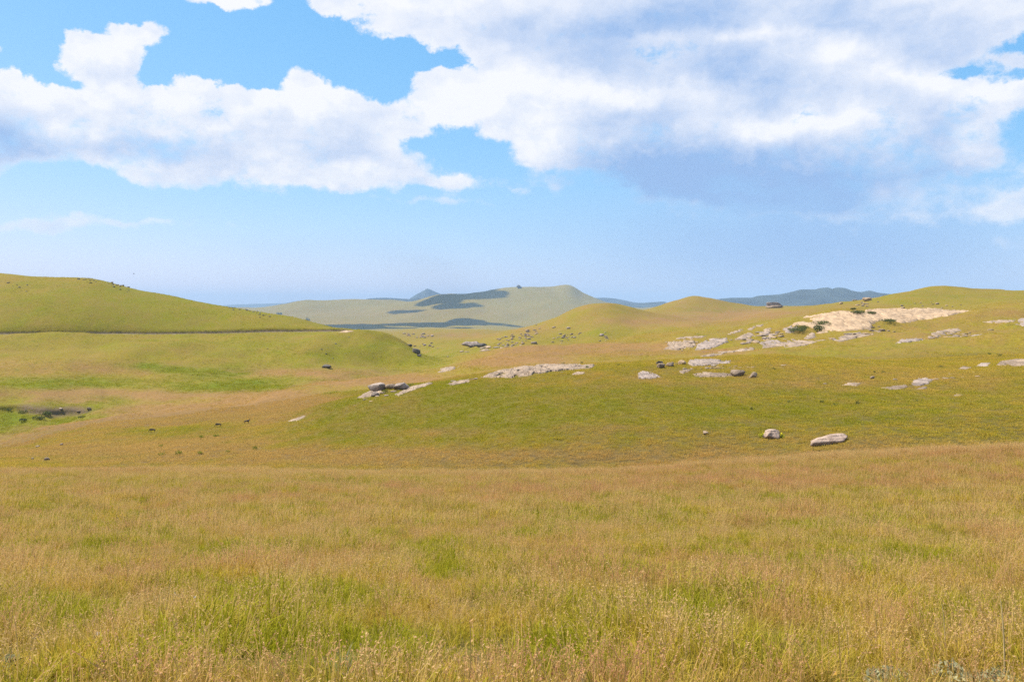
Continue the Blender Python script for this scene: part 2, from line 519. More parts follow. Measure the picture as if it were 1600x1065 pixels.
# behind the viewer the two ends run into one another
nb = len(AZC)
wr = sstep(np.abs(AZC), 1.2, math.pi)
for arr in (KY, KZ):
    mean = 0.5 * (arr[:, 0] + arr[:, -1])[:, None]
    arr[:] = arr * (1 - wr) + mean * wr
U = np.log(KY)
M_ = pchip_slopes(U, KZ)
rowsY, rowsZ, rowK = [], [], []
for k in range(len(KN) - 1):
    n = KN[k][3]
    for j in range(n):
        s = j / n
        h = U[k + 1] - U[k]
        u = U[k] + s * h
        z = ((1 + 2 * s) * (1 - s) ** 2 * KZ[k] + s * (1 - s) ** 2 * h * M_[k]
             + s * s * (3 - 2 * s) * KZ[k + 1] + s * s * (s - 1) * h * M_[k + 1])
        rowsY.append(np.exp(u))
        rowsZ.append(z)
        rowK.append(k + s)
rowsY.append(KY[-1])
rowsZ.append(KZ[-1])
rowK.append(len(KN) - 1.0)
TY = np.array(rowsY)
TZ = np.array(rowsZ)
rowK = np.array(rowK)
R_ = TY.shape[0]
cosk = np.cos(azk)
TR = TY / cosk[None, :]                       # radial distance
WX = TR * np.sin(AZC)[None, :]
WY = TR * np.cos(AZC)[None, :]
KI = {k[0]: i for i, k in enumerate(KN)}
# natural relief, at sizes that suit the distance
rel = np.zeros_like(TZ)
lam = 0.7
o = 0
while lam < 2500:
    w = sstep(lam / TR, 0.006, 0.02) * (1 - sstep(lam / TR, 0.10, 0.30))
    if w.max() > 0:
        rel += w * lam * (0.016 + 0.020 * sstep(TR, 110, 300) + (0.020 * sstep(TR, 250, 380) * (1 - sstep(TR, 900, 1200))) * (rowK < KI['road_edge'])[:, None] - 0.022 * ((rowK > KI['bank']) & (rowK < KI['lee']))[:, None] * RT[None, :]) * perlin(WX / lam + 3.1 * o, WY / lam - 1.7 * o, 100 + o)
    lam *= 1.9
    o += 1
guard = np.ones(R_)
rd = (rowK > KI['road_edge'] - 0.05) & (rowK < KI['bank'] + 0.02)
rel[rd] *= (1 - 0.85 * RT)[None, :]
TZ = TZ + rel
TPX = np.broadcast_to(PXC[None, :], TZ.shape)
TPY = HOR - TZ / TY * FPX


def ground(X, Y, F=None):
    """height (or another grid quantity) of the terrain under world points"""
    X = np.atleast_1d(np.asarray(X, float))
    Y = np.atleast_1d(np.asarray(Y, float))
    F = TZ if F is None else F
    az = np.arctan2(X, Y)
    r = np.hypot(X, Y)
    ci = np.interp(az, AZC, np.arange(N))
    c0 = np.clip(ci.astype(int), 0, N - 2)
    f = ci - c0
    res = np.zeros(len(X))
    for q, wq in ((0, 1 - f), (1, f)):
        for st in range(0, len(X), 20000):
            sl_ = slice(st, st + 20000)
            cc = c0[sl_] + q
            D = TR[:, cc]
            j = np.clip((D < r[sl_][None, :]).sum(0) - 1, 0, R_ - 2)
            kk = np.arange(len(cc))
            d0 = D[j, kk]
            d1 = D[j + 1, kk]
            s = np.clip((r[sl_] - d0) / (d1 - d0), 0, 1)
            v = F[j, cc] * (1 - s) + F[j + 1, cc] * s
            res[sl_] += wq[sl_] * v
    return res


def spot(x, y, Ya=0.0, Yb=1e9):
    """the visible ground point in direction of frame position (x, y); depth kept in Ya..Yb"""
    az = math.atan((x - 800) / FPX)
    c = int(round(np.interp(az, AZC, np.arange(N))))
    yy, YY = TPY[:, c], TY[:, c]
    sel = np.where((YY >= Ya) & (YY <= Yb))[0]
    best = None
    for j in sel[:-1]:
        if yy[j] >= y >= yy[j + 1]:
            s = (yy[j] - y) / max(1e-9, yy[j] - yy[j + 1])
            best = YY[j] + s * (YY[j + 1] - YY[j])
            break
    if best is None:
        j = sel[np.argmin(np.abs(yy[sel] - y))]
        best = YY[j]
    X = best * (x - 800) / FPX
    return X, best, float(ground(X, best)[0])


# ------------------------------------------------------------------ where which grass grows
GREEN = [  # cx, cy, rx, ry, amount, nearest and farthest depth
    (700, 866, 70, 26, .5, 0, 60), (1400, 822, 150, 16, .4, 0, 70), (1000, 816, 170, 12, .5, 0, 70), (80, 850, 180, 40, .35, 0, 60), (900, 950, 180, 40, .18, 0, 60), (560, 1000, 120, 40, .2, 0, 60),
    (520, 752, 30, 6, .4, 40, 80), (500, 760, 500, 10, .2, 40, 90), (1250, 1000, 60, 40, .35, 0, 60), (1000, 775, 200, 8, .2, 40, 90),
    (840, 630, 330, 48, .78, 85, 215), (620, 655, 160, 34, .6, 85, 215), (1150, 640, 140, 30, .35, 85, 215), (1420, 640, 220, 34, .42, 85, 215), (1380, 655, 60, 12, .35, 85, 215), (1560, 600, 80, 20, .35, 85, 215),
    (480, 690, 180, 12, .25, 85, 215), (300, 655, 60, 6, .45, 90, 300), (330, 680, 60, 10, .35, 90, 300), (180, 715, 60, 5, .4, 90, 300), (640, 593, 0.1, 5, 0, 200, 400), (400, 716, 200, 10, .25, 90, 200),
    (560, 612, 80, 5, .55, 215, 400), (360, 652, 40, 5, .3, 215, 330),
    (60, 662, 120, 24, 1.0, 285, 370), (170, 652, 90, 16, .8, 285, 370), (100, 705, 120, 12, .35, 120, 225), (250, 675, 100, 10, .25, 120, 240), (150, 628, 90, 10, .8, 300, 420), (20, 625, 40, 16, .5, 330, 420),
    (90, 597, 110, 7, .95, 360, 470), (290, 577, 70, 5, .9, 400, 600), (240, 573, 40, 4, .5, 400, 600), (340, 583, 50, 6, .7, 380, 600), (350, 602, 90, 9, .85, 330, 520), (430, 598, 50, 8, .5, 330, 520),
    (250, 480, 400, 45, .85, 480, 900), (480, 560, 190, 40, .65, 400, 800), (150, 545, 250, 22, .28, 430, 640), (620, 552, 70, 30, .55, 430, 800),
    (1400, 545, 300, 12, .25, 230, 460), (930, 520, 60, 14, .3, 800, 1300), (690, 550, 60, 14, .4, 650, 1200), (690, 526, 60, 6, .3, 1100, 2000), (1470, 470, 120, 12, .25, 750, 1200)]
RUST = [
    (180, 700, 330, 36, .42, 90, 262), (420, 640, 120, 20, .4, 150, 262),
    (1250, 752, 420, 26, .55, 40, 110), (1550, 712, 200, 14, .5, 40, 110), (300, 780, 260, 14, .25, 30, 90), (780, 775, 260, 14, .35, 30, 90), (100, 738, 300, 4, .3, 60, 95), (1100, 900, 260, 40, .2, 0, 60), (150, 900, 160, 30, .15, 0, 60),
    (1000, 712, 500, 15, .75, 82, 130), (480, 716, 320, 14, .70, 82, 170), (150, 705, 200, 12, .45, 82, 200), (0, 691, 46, 4, .8, 200, 345), (35, 680, 46, 4, .8, 200, 345), (70, 668, 46, 4, .8, 200, 345), (140, 658, 46, 4, .8, 200, 345), (206, 646, 46, 4, .8, 200, 345), (275, 639, 46, 4, .8, 200, 345), (344, 633, 46, 4, .8, 200, 345), (395, 626, 46, 4, .8, 200, 345), (423, 614, 46, 4, .8, 200, 345), (480, 599, 46, 4, .8, 200, 345), (550, 594, 46, 4, .8, 200, 345), (330, 690, 120, 12, .45, 85, 300), (1350, 690, 300, 14, .35, 82, 130), (1250, 590, 400, 14, .3, 120, 215), (700, 675, 120, 8, .4, 85, 200), (950, 668, 90, 6, .35, 85, 200), (620, 640, 60, 8, .3, 85, 200), (1300, 600, 300, 10, .25, 120, 215),
    (600, 594, 110, 8, .95, 220, 420), (330, 640, 160, 8, .85, 210, 420), (420, 620, 60, 14, .5, 215, 420), (250, 655, 200, 8, .7, 180, 300), (160, 660, 120, 6, .6, 180, 260), (480, 625, 120, 8, .35, 215, 400),
    (270, 615, 150, 6, .85, 340, 480), (120, 622, 100, 7, .6, 340, 480), (120, 575, 160, 10, .38, 380, 520), (480, 582, 160, 6, .55, 380, 600), (80, 612, 120, 6, .5, 360, 460),
    (800, 565, 90, 9, .85, 230, 480), (880, 548, 130, 7, .7, 300, 520), (960, 540, 110, 5, .5, 380, 520), (1100, 550, 100, 6, .3, 240, 420),
    (720, 524, 70, 5, .7, 1000, 2200), (830, 515, 60, 8, .45, 900, 1250), (1080, 500, 160, 9, .85, 800, 1500), (1200, 489, 120, 7, .85, 800, 1700), (1000, 505, 80, 8, .35, 800, 1300), (1340, 480, 60, 6, .4, 750, 1200), (930, 480, 40, 8, .35, 900, 1300), (1085, 472, 60, 8, .35, 1400, 1900),
    (600, 490, 300, 9, .35, 6500, 10500), (560, 505, 150, 5, .4, 6500, 9000), (1560, 490, 90, 8, .25, 400, 560), (1500, 520, 150, 12, .12, 300, 460)]


LUSH = [(85, 597, 120, 8, 1.2, 360, 470), (230, 571, 46, 6, 1.1, 400, 640), (290, 577, 50, 6, 1.2, 400, 640), (350, 584, 50, 6, 1.1, 400, 640), (330, 602, 90, 9, 1.0, 330, 520), (405, 606, 50, 9, 1.0, 330, 520), (60, 660, 120, 22, .8, 285, 360), (30, 650, 40, 10, .6, 285, 360), (120, 628, 80, 9, .6, 350, 420), (150, 606, 60, 4, .6, 360, 470),
        (500, 592, 60, 3, .5, 400, 560), (620, 582, 60, 3, .4, 400, 600), (670, 560, 30, 16, .5, 500, 760), (590, 540, 60, 4, .3, 480, 760), (500, 552, 30, 5, .3, 430, 700), (700, 560, 40, 5, .5, 640, 1100), (540, 612, 60, 4, .5, 215, 330)]


def lush(px, py, Y):
    w = np.zeros(px.shape)
    for cx, cy, rx, ry, a, ya, yb in LUSH:
        w += a * np.exp(-((px - cx) / rx) ** 2 - ((py - cy - 3 * np.sin(px / 37.0)) / ry) ** 2) * ((Y > ya) & (Y < yb))
    w *= 0.75 + 0.6 * perlin((px - 800) / FPX * Y / 14.0, Y / 9.0, 555)
    return np.clip(w, 0, 1)


def tint(px, py, Y, X=None):
    g = 0.20 + 0.34 * (1 - sstep(Y, 40, 90))
    r = np.full(px.shape, 0.12)
    for tgt, lst in ((g, GREEN), (r, RUST)):
        for cx, cy, rx, ry, a, ya, yb in lst:
            w = np.exp(-((px - cx) / rx) ** 2 - ((py - cy) / ry) ** 2) * sstep(Y, ya * 0.95 - 0.1, ya * 1.03 + 0.1) * (1 - sstep(Y, yb * 0.97, yb * 1.05))
            tgt += a * w
    r = np.where(Y > 205, r * (1.55 - 0.80 * sstep(Y, 480, 800)), r)
    r += 0.10 * sstep(Y, 750, 1500)
    g += 0.12 * sstep(Y, 600, 900)
    r *= 1 - 0.30 * sstep(Y, 3000, 7000)
    g += 0.08 * sstep(Y, 3000, 7000)
    wx = (px - 800) / FPX * Y
    for tgt, sd, am in ((g, 5, 0.42), (r, 29, 0.36)):
        n = fbm(wx / 6.0, Y / 6.0, sd, 3) * (1 - sstep(Y, 60, 200)) + fbm(wx / 22.0, Y / 34.0, sd + 3, 4) * sstep(Y, 60, 200)
        tgt += am * n * (0.35 + tgt)
    mr = sstep(Y, 60, 100) * (1 - sstep(Y, 300, 600))
    g += mr * 0.30 * fbm(wx / 5.0, Y / 7.0, 91, 3)
    r += mr * 0.30 * fbm(wx / 6.0, Y / 9.0, 95, 3)
    nr = 1 - sstep(Y, 30, 110)
    g += nr * 0.50 * fbm(wx / 4.2, Y / 5.5, 63, 2)
    r += nr * 0.30 * fbm(wx / 4.6, Y / 6.0, 73, 2)
    g += nr * 0.95 * fbm(wx / 1.6, Y / 1.6, 61, 3)
    r += nr * 0.65 * fbm(wx / 2.1, Y / 2.1, 71, 3)
    return np.clip(g, 0, 1), np.clip(r, 0, 1)


def mesh_from(name, v, f, mat, parent=None, smooth=True, link=True):
    me = bpy.data.meshes.new(name)
    v = np.asarray(v, np.float32)
    me.vertices.add(len(v))
    me.vertices.foreach_set('co', v.ravel())
    if isinstance(f, np.ndarray):
        n, k = f.shape
        me.loops.add(n * k)
        me.loops.foreach_set('vertex_index', f.astype(np.int32).ravel())
        me.polygons.add(n)
        me.polygons.foreach_set('loop_start', np.arange(0, n * k, k, dtype=np.int32))
        me.polygons.foreach_set('loop_total', np.full(n, k, np.int32))
    else:
        ls = np.array([len(q) for q in f], np.int32)
        me.loops.add(int(ls.sum()))
        me.loops.foreach_set('vertex_index', np.array([i for q in f for i in q], np.int32))
        me.polygons.add(len(f))
        me.polygons.foreach_set('loop_start', np.concatenate([[0], np.cumsum(ls)[:-1]]).astype(np.int32))
        me.polygons.foreach_set('loop_total', ls)
    me.update(calc_edges=True)
    me.validate()
    if smooth:
        me.polygons.foreach_set('use_smooth', np.ones(len(me.polygons), bool))
    if mat:
        me.materials.append(mat)
    ob = bpy.data.objects.new(name, me)
    if link:
        COL.objects.link(ob)
    if parent:
        ob.parent = parent
    return ob


def fattr(me, name, vals):
    a = me.attributes.new(name, 'FLOAT', 'POINT')
    a.data.foreach_set('value', np.asarray(vals, np.float32).ravel())


def tag(o, label=None, cat=None, group=None, kind=None):
    if label:
        o['label'] = label
    if cat:
        o['category'] = cat
    if group:
        o['group'] = group
    if kind or label:
        o['kind'] = kind or 'thing'
    return o


def grid_faces(r, c):
    a = (np.arange(r - 1)[:, None] * c + np.arange(c - 1)[None, :]).ravel()
    return np.stack([a, a + 1, a + c + 1, a + c], 1)


# ------------------------------------------------------------------ materials
def new_mat(name):
    m = bpy.data.materials.new(name)
    m.use_nodes = True
    m.node_tree.nodes.clear()
    T = NT(m.node_tree)
    out = T.node('ShaderNodeOutputMaterial')
    return m, T, out


GOLD = (0.190, 0.134, 0.016)
GREENC = (0.142, 0.132, 0.003)
RUSTC = (0.205, 0.115, 0.040)
DEEP = (0.060, 0.075, 0.012)
SOIL = (0.15, 0.105, 0.06)


def ground_material():
    m, T, out = new_mat('meadow')
    bs = T.node('ShaderNodeBsdfPrincipled')
    bs.inputs['Roughness'].default_value = 0.95
    bs.inputs['Specular IOR Level'].default_value = 0.1
    T.l.new(bs.outputs[0], out.inputs[0])
    pos = T.node('ShaderNodeNewGeometry').outputs['Position']
    g = T.attr('green')
    r = T.attr('rust')
    soil = T.attr('soil')
    n_big = T.noise(pos, 0.012, 6, 0.6)
    n_mid = T.noise(pos, 0.09, 6, 0.62)
    n_fin = T.noise(pos, 0.9, 6, 0.68)
    n_huge = T.noise(pos, 0.0022, 6, 0.62)
    n_big = T.math('ADD', n_big, T.math('MULTIPLY', T.math('SUBTRACT', n_huge, 0.5), 0.9))
    v = T.math('ADD', T.math('MULTIPLY', T.math('SUBTRACT', n_mid, 0.5), 1.1), T.math('MULTIPLY', T.math('SUBTRACT', n_big, 0.5), 0.7))
    vf = T.math('MULTIPLY', T.math('SUBTRACT', n_fin, 0.5), 1.3)
    gg = T.math('ADD', T.math('ADD', g, T.math('MULTIPLY', v, 0.75)), T.math('MULTIPLY', vf, 0.6), clamp=True)
    n2 = T.noise(pos, 0.13, 5, 0.65)
    rr = T.math('ADD', r, T.math('MULTIPLY', T.math('SUBTRACT', n2, 0.5), 0.7))
    rr = T.math('ADD', rr, T.math('MULTIPLY', vf, -0.35), clamp=True)
    c = T.mix(gg, GOLD, GREENC)
    c = T.mix(rr, c, RUSTC)
    # scattered darker tussocks
    vo = T.node('ShaderNodeTexVoronoi')
    vo.inputs['Scale'].default_value = 0.22
    T.l.new(T.vmath('ADD', pos, T.scale(T.noise(pos, 0.4, 2, 0.5, True), 4.0)), vo.inputs['Vector'])
    spots = T.math('MULTIPLY', T.smooth(vo.outputs['Distance'], 0.34, 0.12), T.smooth(n_big, 0.44, 0.60))
    c = T.mix(T.math('MULTIPLY', spots, 0.45), c, DEEP)
    lu = T.math('MULTIPLY', T.attr('lush'), T.smooth(T.math('ADD', n_mid, T.math('MULTIPLY', n_fin, 0.9)), 0.62, 1.05, 0.40, 1.0), clamp=True)
    c = T.mix(lu, c, (0.105, 0.125, 0.003))
    c = T.mix(T.attr('thatch_shade'), c, (0.070, 0.056, 0.018))  # thatch and soil tone; farther out, painted-in shade between the tufts
    var = T.smooth(n_fin, 0.25, 0.75, 0.72, 1.25)
    cv = T.node('ShaderNodeCombineXYZ')
    for i in range(3):
        T.l.new(var, cv.inputs[i])
    c = T.mix(1.0, c, cv.outputs[0], 'MULTIPLY')
    c = T.mix(T.math('MULTIPLY', soil, T.smooth(n_fin, 0.3, 0.6, 0.6, 1.0)), c, SOIL)
    T.l.new(c, bs.inputs['Base Color'])
    b = T.node('ShaderNodeBump')
    b.inputs['Strength'].default_value = 0.7
    b.inputs['Distance'].default_value = 0.55
    T.l.new(T.math('ADD', n_fin, T.math('MULTIPLY', n_mid, 1.6)), b.inputs['Height'])
    T.l.new(b.outputs[0], bs.inputs['Normal'])
    return m


def rock_material(name, light, dark, lichen=0.35, bands=0.6):
    m, T, out = new_mat(name)
    bs = T.node('ShaderNodeBsdfPrincipled')
    bs.inputs['Roughness'].default_value = 0.9
    bs.inputs['Specular IOR Level'].default_value = 0.15
    T.l.new(bs.outputs[0], out.inputs[0])
    pos = T.node('ShaderNodeNewGeometry').outputs['Position']
    n = T.noise(pos, 0.35, 7, 0.65)
    nf = T.noise(pos, 3.0, 6, 0.7)
    st = T.noise(T.vmath('MULTIPLY', pos, (0.25, 0.12, 3.2)), 1.0, 5, 0.6, dist=0.6)
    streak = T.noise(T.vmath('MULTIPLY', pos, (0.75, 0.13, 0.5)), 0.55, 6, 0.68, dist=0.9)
    c = T.mix(T.smooth(n, 0.35, 0.68), light, dark)
    c = T.mix(T.math('MULTIPLY', T.smooth(st, 0.5, 0.66), bands), c, tuple(q * 0.5 for q in dark))
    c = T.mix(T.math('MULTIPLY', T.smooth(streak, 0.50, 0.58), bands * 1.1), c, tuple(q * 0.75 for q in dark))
    c = T.mix(T.math('MULTIPLY', T.smooth(nf, 0.52, 0.70), lichen), c, (0.10, 0.095, 0.085))
    T.l.new(c, bs.inputs['Base Color'])
    b = T.node('ShaderNodeBump')
    b.inputs['Strength'].default_value = 0.9
    b.inputs['Distance'].default_value = 0.35
    T.l.new(T.math('ADD', T.math('MULTIPLY', nf, 0.6), T.math('ADD', n, st)), b.inputs['Height'])
    T.l.new(b.outputs[0], bs.inputs['Normal'])
    return m


def plain_material(name, col, var=0.3, scale=3.0, trans=0.0):
    m, T, out = new_mat(name)
    pos = T.node('ShaderNodeNewGeometry').outputs['Position']
    n = T.noise(pos, scale, 4, 0.6)
    c = T.mix(T.smooth(n, 0.3, 0.7), tuple(q * (1 - var) for q in col), tuple(min(0.9, q * (1 + var)) for q in col))
    df = T.node('ShaderNodeBsdfPrincipled')
    df.inputs['Roughness'].default_value = 0.8
    df.inputs['Specular IOR Level'].default_value = 0.15
    T.l.new(c, df.inputs['Base Color'])
    sh = df.outputs[0]
    if trans:
        tr = T.node('ShaderNodeBsdfTranslucent')
        T.l.new(c, tr.inputs[0])
        mx = T.node('ShaderNodeMixShader')
        mx.inputs[0].default_value = trans
        T.l.new(sh, mx.inputs[1])
        T.l.new(tr.outputs[0], mx.inputs[2])
        sh = mx.outputs[0]
    T.l.new(sh, out.inputs[0])
    return m


def grass_material():
    m, T, out = new_mat('grass_blades')
    g = T.attr('green', True)
    r = T.attr('rust', True)
    hgt = T.attr('along')
    part = T.attr('part')          # 0 leaf, 1 stalk, 2 seed head
    rnd_b = T.attr('pick')
    ob = T.node('ShaderNodeObjectInfo').outputs['Random']
    j = T.math('MULTIPLY', T.math('SUBTRACT', ob, 0.5), 0.4)
    jb = T.math('MULTIPLY', T.math('SUBTRACT', rnd_b, 0.5), 0.7)
    gg = T.math('ADD', T.math('ADD', g, j), jb, clamp=True)
    rr = T.math('ADD', T.math('ADD', r, T.math('MULTIPLY', j, -0.5)), T.math('MULTIPLY', jb, -0.5), clamp=True)
    leaf = T.mix(gg, (0.52, 0.365, 0.047), (0.275, 0.276, 0.009))
    leaf = T.mix(T.math('MULTIPLY', rr, 0.65), leaf, (0.55, 0.32, 0.13))
    leaf = T.mix(T.math('MULTIPLY', T.smooth(hgt, 0.45, 1.0), 0.45), leaf, (0.53, 0.39, 0.055))
    stalk = T.mix(rr, (0.57, 0.405, 0.125), (0.56, 0.32, 0.14))
    seed = T.mix(T.smooth(T.math('ADD', rr, jb), 0.1, 0.8), (0.58, 0.385, 0.175), (0.50, 0.25, 0.13))
    c = T.mix(T.smooth(part, 0.3, 0.7), leaf, stalk)
    c = T.mix(T.smooth(part, 1.3, 1.7), c, seed)
    df = T.node('ShaderNodeBsdfPrincipled')
    df.inputs['Roughness'].default_value = 0.7
    df.inputs['Specular IOR Level'].default_value = 0.06
    T.l.new(c, df.inputs['Base Color'])
    tr = T.node('ShaderNodeBsdfTranslucent')
    T.l.new(c, tr.inputs[0])
    mx = T.node('ShaderNodeMixShader')
    mx.inputs[0].default_value = 0.42
    T.l.new(df.outputs[0], mx.inputs[1])
    T.l.new(tr.outputs[0], mx.inputs[2])
    T.l.new(mx.outputs[0], out.inputs[0])
    return m


M_GROUND = ground_material()
M_GRASS = grass_material()
M_PALE = rock_material('pale_sandstone', (0.37, 0.272, 0.19), (0.24, 0.175, 0.125), 0.45, 0.65)
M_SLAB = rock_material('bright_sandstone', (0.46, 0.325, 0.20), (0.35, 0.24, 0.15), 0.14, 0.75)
M_GREY = rock_material('grey_sandstone', (0.37, 0.29, 0.24), (0.23, 0.18, 0.15), 0.45, 0.65)
M_DARKR = rock_material('weathered_dark_rock', (0.16, 0.135, 0.11), (0.10, 0.085, 0.07), 0.4, 0.4)
M_BOULD = rock_material('boulder_sandstone', (0.42, 0.305, 0.235), (0.31, 0.22, 0.17), 0.22, 0.5)
M_LEAF = plain_material('dark_shrub_leaves', (0.105, 0.120, 0.034), 0.4, 2.0, 0.35)
M_LEAFB = plain_material('bright_herb_leaves', (0.20, 0.22, 0.02), 0.3, 4.0, 0.3)
M_STEM = plain_material('woody_stems', (0.10, 0.075, 0.05), 0.3)
M_SILVER = plain_material('silver_leaves', (0.36, 0.345, 0.20), 0.2, 6.0, 0.35)
M_STRAW = plain_material('straw', (0.52, 0.40, 0.20), 0.2, 8.0, 0.2)
M_YELLOW = plain_material('yellow_petals', (0.62, 0.56, 0.02), 0.15)
M_ORANGE = plain_material('orange_petals', (0.75, 0.30, 0.03), 0.15)
M_WHITE = plain_material('white_petals', (0.72, 0.66, 0.62), 0.1)
M_ROAD = plain_material('dirt_road_gravel', (0.17, 0.14, 0.105), 0.25, 0.6)
M_FUR = plain_material('dark_hide', (0.11, 0.080, 0.055), 0.25, 4.0)
M_HORN = plain_material('horn', (0.05, 0.045, 0.04), 0.2)
M_BIRD = plain_material('dark_feathers', (0.05, 0.05, 0.055), 0.2)
M_HILL = plain_material('distant_hillside', (0.030, 0.040, 0.034), 0.35, 0.003)

# ------------------------------------------------------------------ ground sheet
tg, tr_ = tint(TPX, TPY, TY)
soil = np.zeros_like(TZ)
brow = (rowK > KI['road_back'] - 0.2) & (rowK <= KI['bank'] - 0.3)
soil[brow] = RT[None, :]
crow = (rowK >= KI['cut_foot'] - 0.01) & (rowK < KI['cut_top'] + 0.01)
soil[crow] = (np.clip((bh - 0.3) / 1.2, 0, 1) * sstep(PXC, 20, 42))[None, :]
verts = np.stack([WX, WY, TZ], -1).reshape(-1, 3)
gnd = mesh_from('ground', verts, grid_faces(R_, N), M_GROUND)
fattr(gnd.data, 'green', tg)
fattr(gnd.data, 'rust', tr_)
fattr(gnd.data, 'soil', soil)
fattr(gnd.data, 'lush', lush(TPX, TPY, TY))
fattr(gnd.data, 'thatch_shade', 0.75 * (1 - sstep(TY, 90, 130)) + 0.45 * sstep(TY, 90, 130) * (1 - sstep(TY, 220, 262)))  # near thatch, then mid slopes darkened to match the tufts' self-shadow
tag(gnd, kind='structure')

# dirt road cut along the left hillside
cs = np.where((AZC > AZC[i0 - 6]) & (PXC < 556))[0]
ja = int(np.argmin(np.abs(rowK - KI['road_edge'])))
jb = int(np.argmin(np.abs(rowK - KI['road_back'])))
rv = []
for f_, dz in ((-0.15, -0.3), (0.06, 0.07), (0.35, 0.11), (0.65, 0.11), (0.94, 0.07), (1.1, -0.3)):
    rv.append(np.stack([WX[ja, cs] * (1 - f_) + WX[jb, cs] * f_, WY[ja, cs] * (1 - f_) + WY[jb, cs] * f_, TZ[ja, cs] * (1 - f_) + TZ[jb, cs] * f_ + dz], -1))
road = mesh_from('road', np.concatenate(rv), grid_faces(6, len(cs)), M_ROAD)
tag(road, kind='structure')


# ------------------------------------------------------------------ mountains far behind
def mountain(name, prof, Y, depth, base_y=486, mat=M_HILL, seed=0):
    xs = np.arange(prof[0][0], prof[-1][0] + 0.1, 0.9)
    top = line(prof, xs)
    ztop = (HOR - top) / FPX * Y
    zb = (HOR - base_y) / FPX * Y - 20
    rows = []
    for s in np.linspace(-1, 1, 25):
        k = (1 - abs(s)) ** 1.25
        wx = (xs - 800) / FPX * Y
        wy = Y + s * depth + 0 * wx
        rg = perlin(wx / 800 + seed, wy / 1500, 7 + seed) * 0.30 + perlin(wx / 300, wy / 600, 9 + seed) * 0.14
        k2 = np.clip(k + rg * (1 - abs(s)) * abs(s) * 2.2, 0, 1)
        rows.append(np.stack([wx, wy, zb + (ztop - zb) * k2], -1))
    ob = mesh_from(name, np.concatenate(rows), grid_faces(25, len(xs)), mat)
    tag(ob, kind='structure')
    return ob


mountain('hill', [(628, 484), (640, 467), (652, 459), (660, 455), (668, 451), (676, 454), (690, 460), (705, 468), (725, 484)], 17000, 1500, seed=1)
mountain('hill', [(560, 484), (570, 468), (578, 466), (600, 465), (620, 466), (640, 467), (655, 466), (668, 484)], 12800, 900, seed=2)
mountain('hill', [(860, 486), (900, 470), (920, 466), (945, 465), (965, 467), (985, 471), (1000, 473), (1020, 472), (1036, 471), (1052, 478), (1070, 486)], 16000, 1500, seed=3)
mountain('hill', [(930, 486), (945, 475), (970, 473), (1000, 474), (1018, 472), (1034, 472), (1046, 478), (1060, 486)], 13000, 1000, seed=4)
mountain('mountain', [(1060, 486), (1100, 473), (1122, 467), (1150, 465), (1172, 465), (1185, 462), (1215, 460), (1236, 456), (1255, 452), (1272, 452), (1282, 450), (1294, 449), (1300, 451),
                      (1308, 449), (1320, 450), (1332, 454), (1345, 456), (1358, 454), (1372, 457), (1400, 460), (1460, 464), (1540, 478), (1580, 486)], 9800, 1300, seed=5)
mountain('mountain', [(300, 486), (360, 476), (400, 474.5), (440, 473.5), (470, 470), (500, 471), (560, 473), (640, 477), (700, 486)], 26000, 1500, seed=6)

# ------------------------------------------------------------------ rocks
def ico(sub):
    bm = bmesh.new()
    bmesh.ops.create_icosphere(bm, subdivisions=sub, radius=1)
    v = np.array([q.co[:] for q in bm.verts])
    f = np.array([[l.index for l in q.verts] for q in bm.faces])
    bm.free()
    return v, f


ICO = {s: ico(s) for s in (1, 2, 3, 4)}


def rock_shape(sub, seed, facets=20, rough=0.13, boxy=0.7):
    rg = np.random.default_rng(seed)
    v, f = ICO[sub]
    v = np.sign(v) * np.abs(v) ** boxy
    for _ in range(facets):
        n = rg.normal(size=3)
        n /= np.linalg.norm(n)
        d = rg.uniform(0.62, 0.95)
        v = v - np.maximum(0, v @ n - d)[:, None] * n[None, :]
    a = rg.uniform(0, 50, 2)
    q = perlin(v[:, 0] * 1.7 + a[0] + v[:, 2] * 0.7, v[:, 1] * 1.7 + a[1] - v[:, 2] * 0.9, seed)
    q2 = perlin(v[:, 0] * 5 + a[1] + v[:, 2] * 2, v[:, 1] * 5 + a[0] - v[:, 2] * 3, seed + 5)
    v = v * (1 + rough * q + rough * 0.5 * q2)[:, None]
    # bedding ledges
    v[:, 2] += 0.035 * np.sin(v[:, 2] * 17 + a[0])
    return v / np.abs(v).max(0), f


def boulder(name, x, y, w, h, label, cat='rock', mat=None, Yr=(0, 1e9), group=None, depth=0.8, seed=None, sub=3, tilt_=0.0, sink=0.25, turn=None, boxy=0.75):
    X, Y, Z = spot(x, y, *Yr)
    s = Y / FPX
    seed = int(x * 7 + y * 3) if seed is None else seed
    v, f = rock_shape(sub, seed, boxy=boxy)
    wid, hei = w * s, h * s
    hh = hei / (1 - sink * 0.5) * 0.5
    v = v * np.array([wid / 2, wid / 2 * depth, hh])
    v[:, 2] += hh * (1 - sink)
    if tilt_:
        v[:, 2] += v[:, 0] * tilt_
    o = mesh_from(name, v, f, mat or M_PALE, smooth=sub == 3)
    o.location = (X, Y + wid * depth * 0.3, Z - 0.02)
    o.rotation_euler = (0, 0, random.uniform(-0.25, 0.25) if turn is None else turn)
    tag(o, label, cat, group)
    return o


ROCKAREA = []     # outlines where no grass is to grow: polygon in frame coordinates, depth range


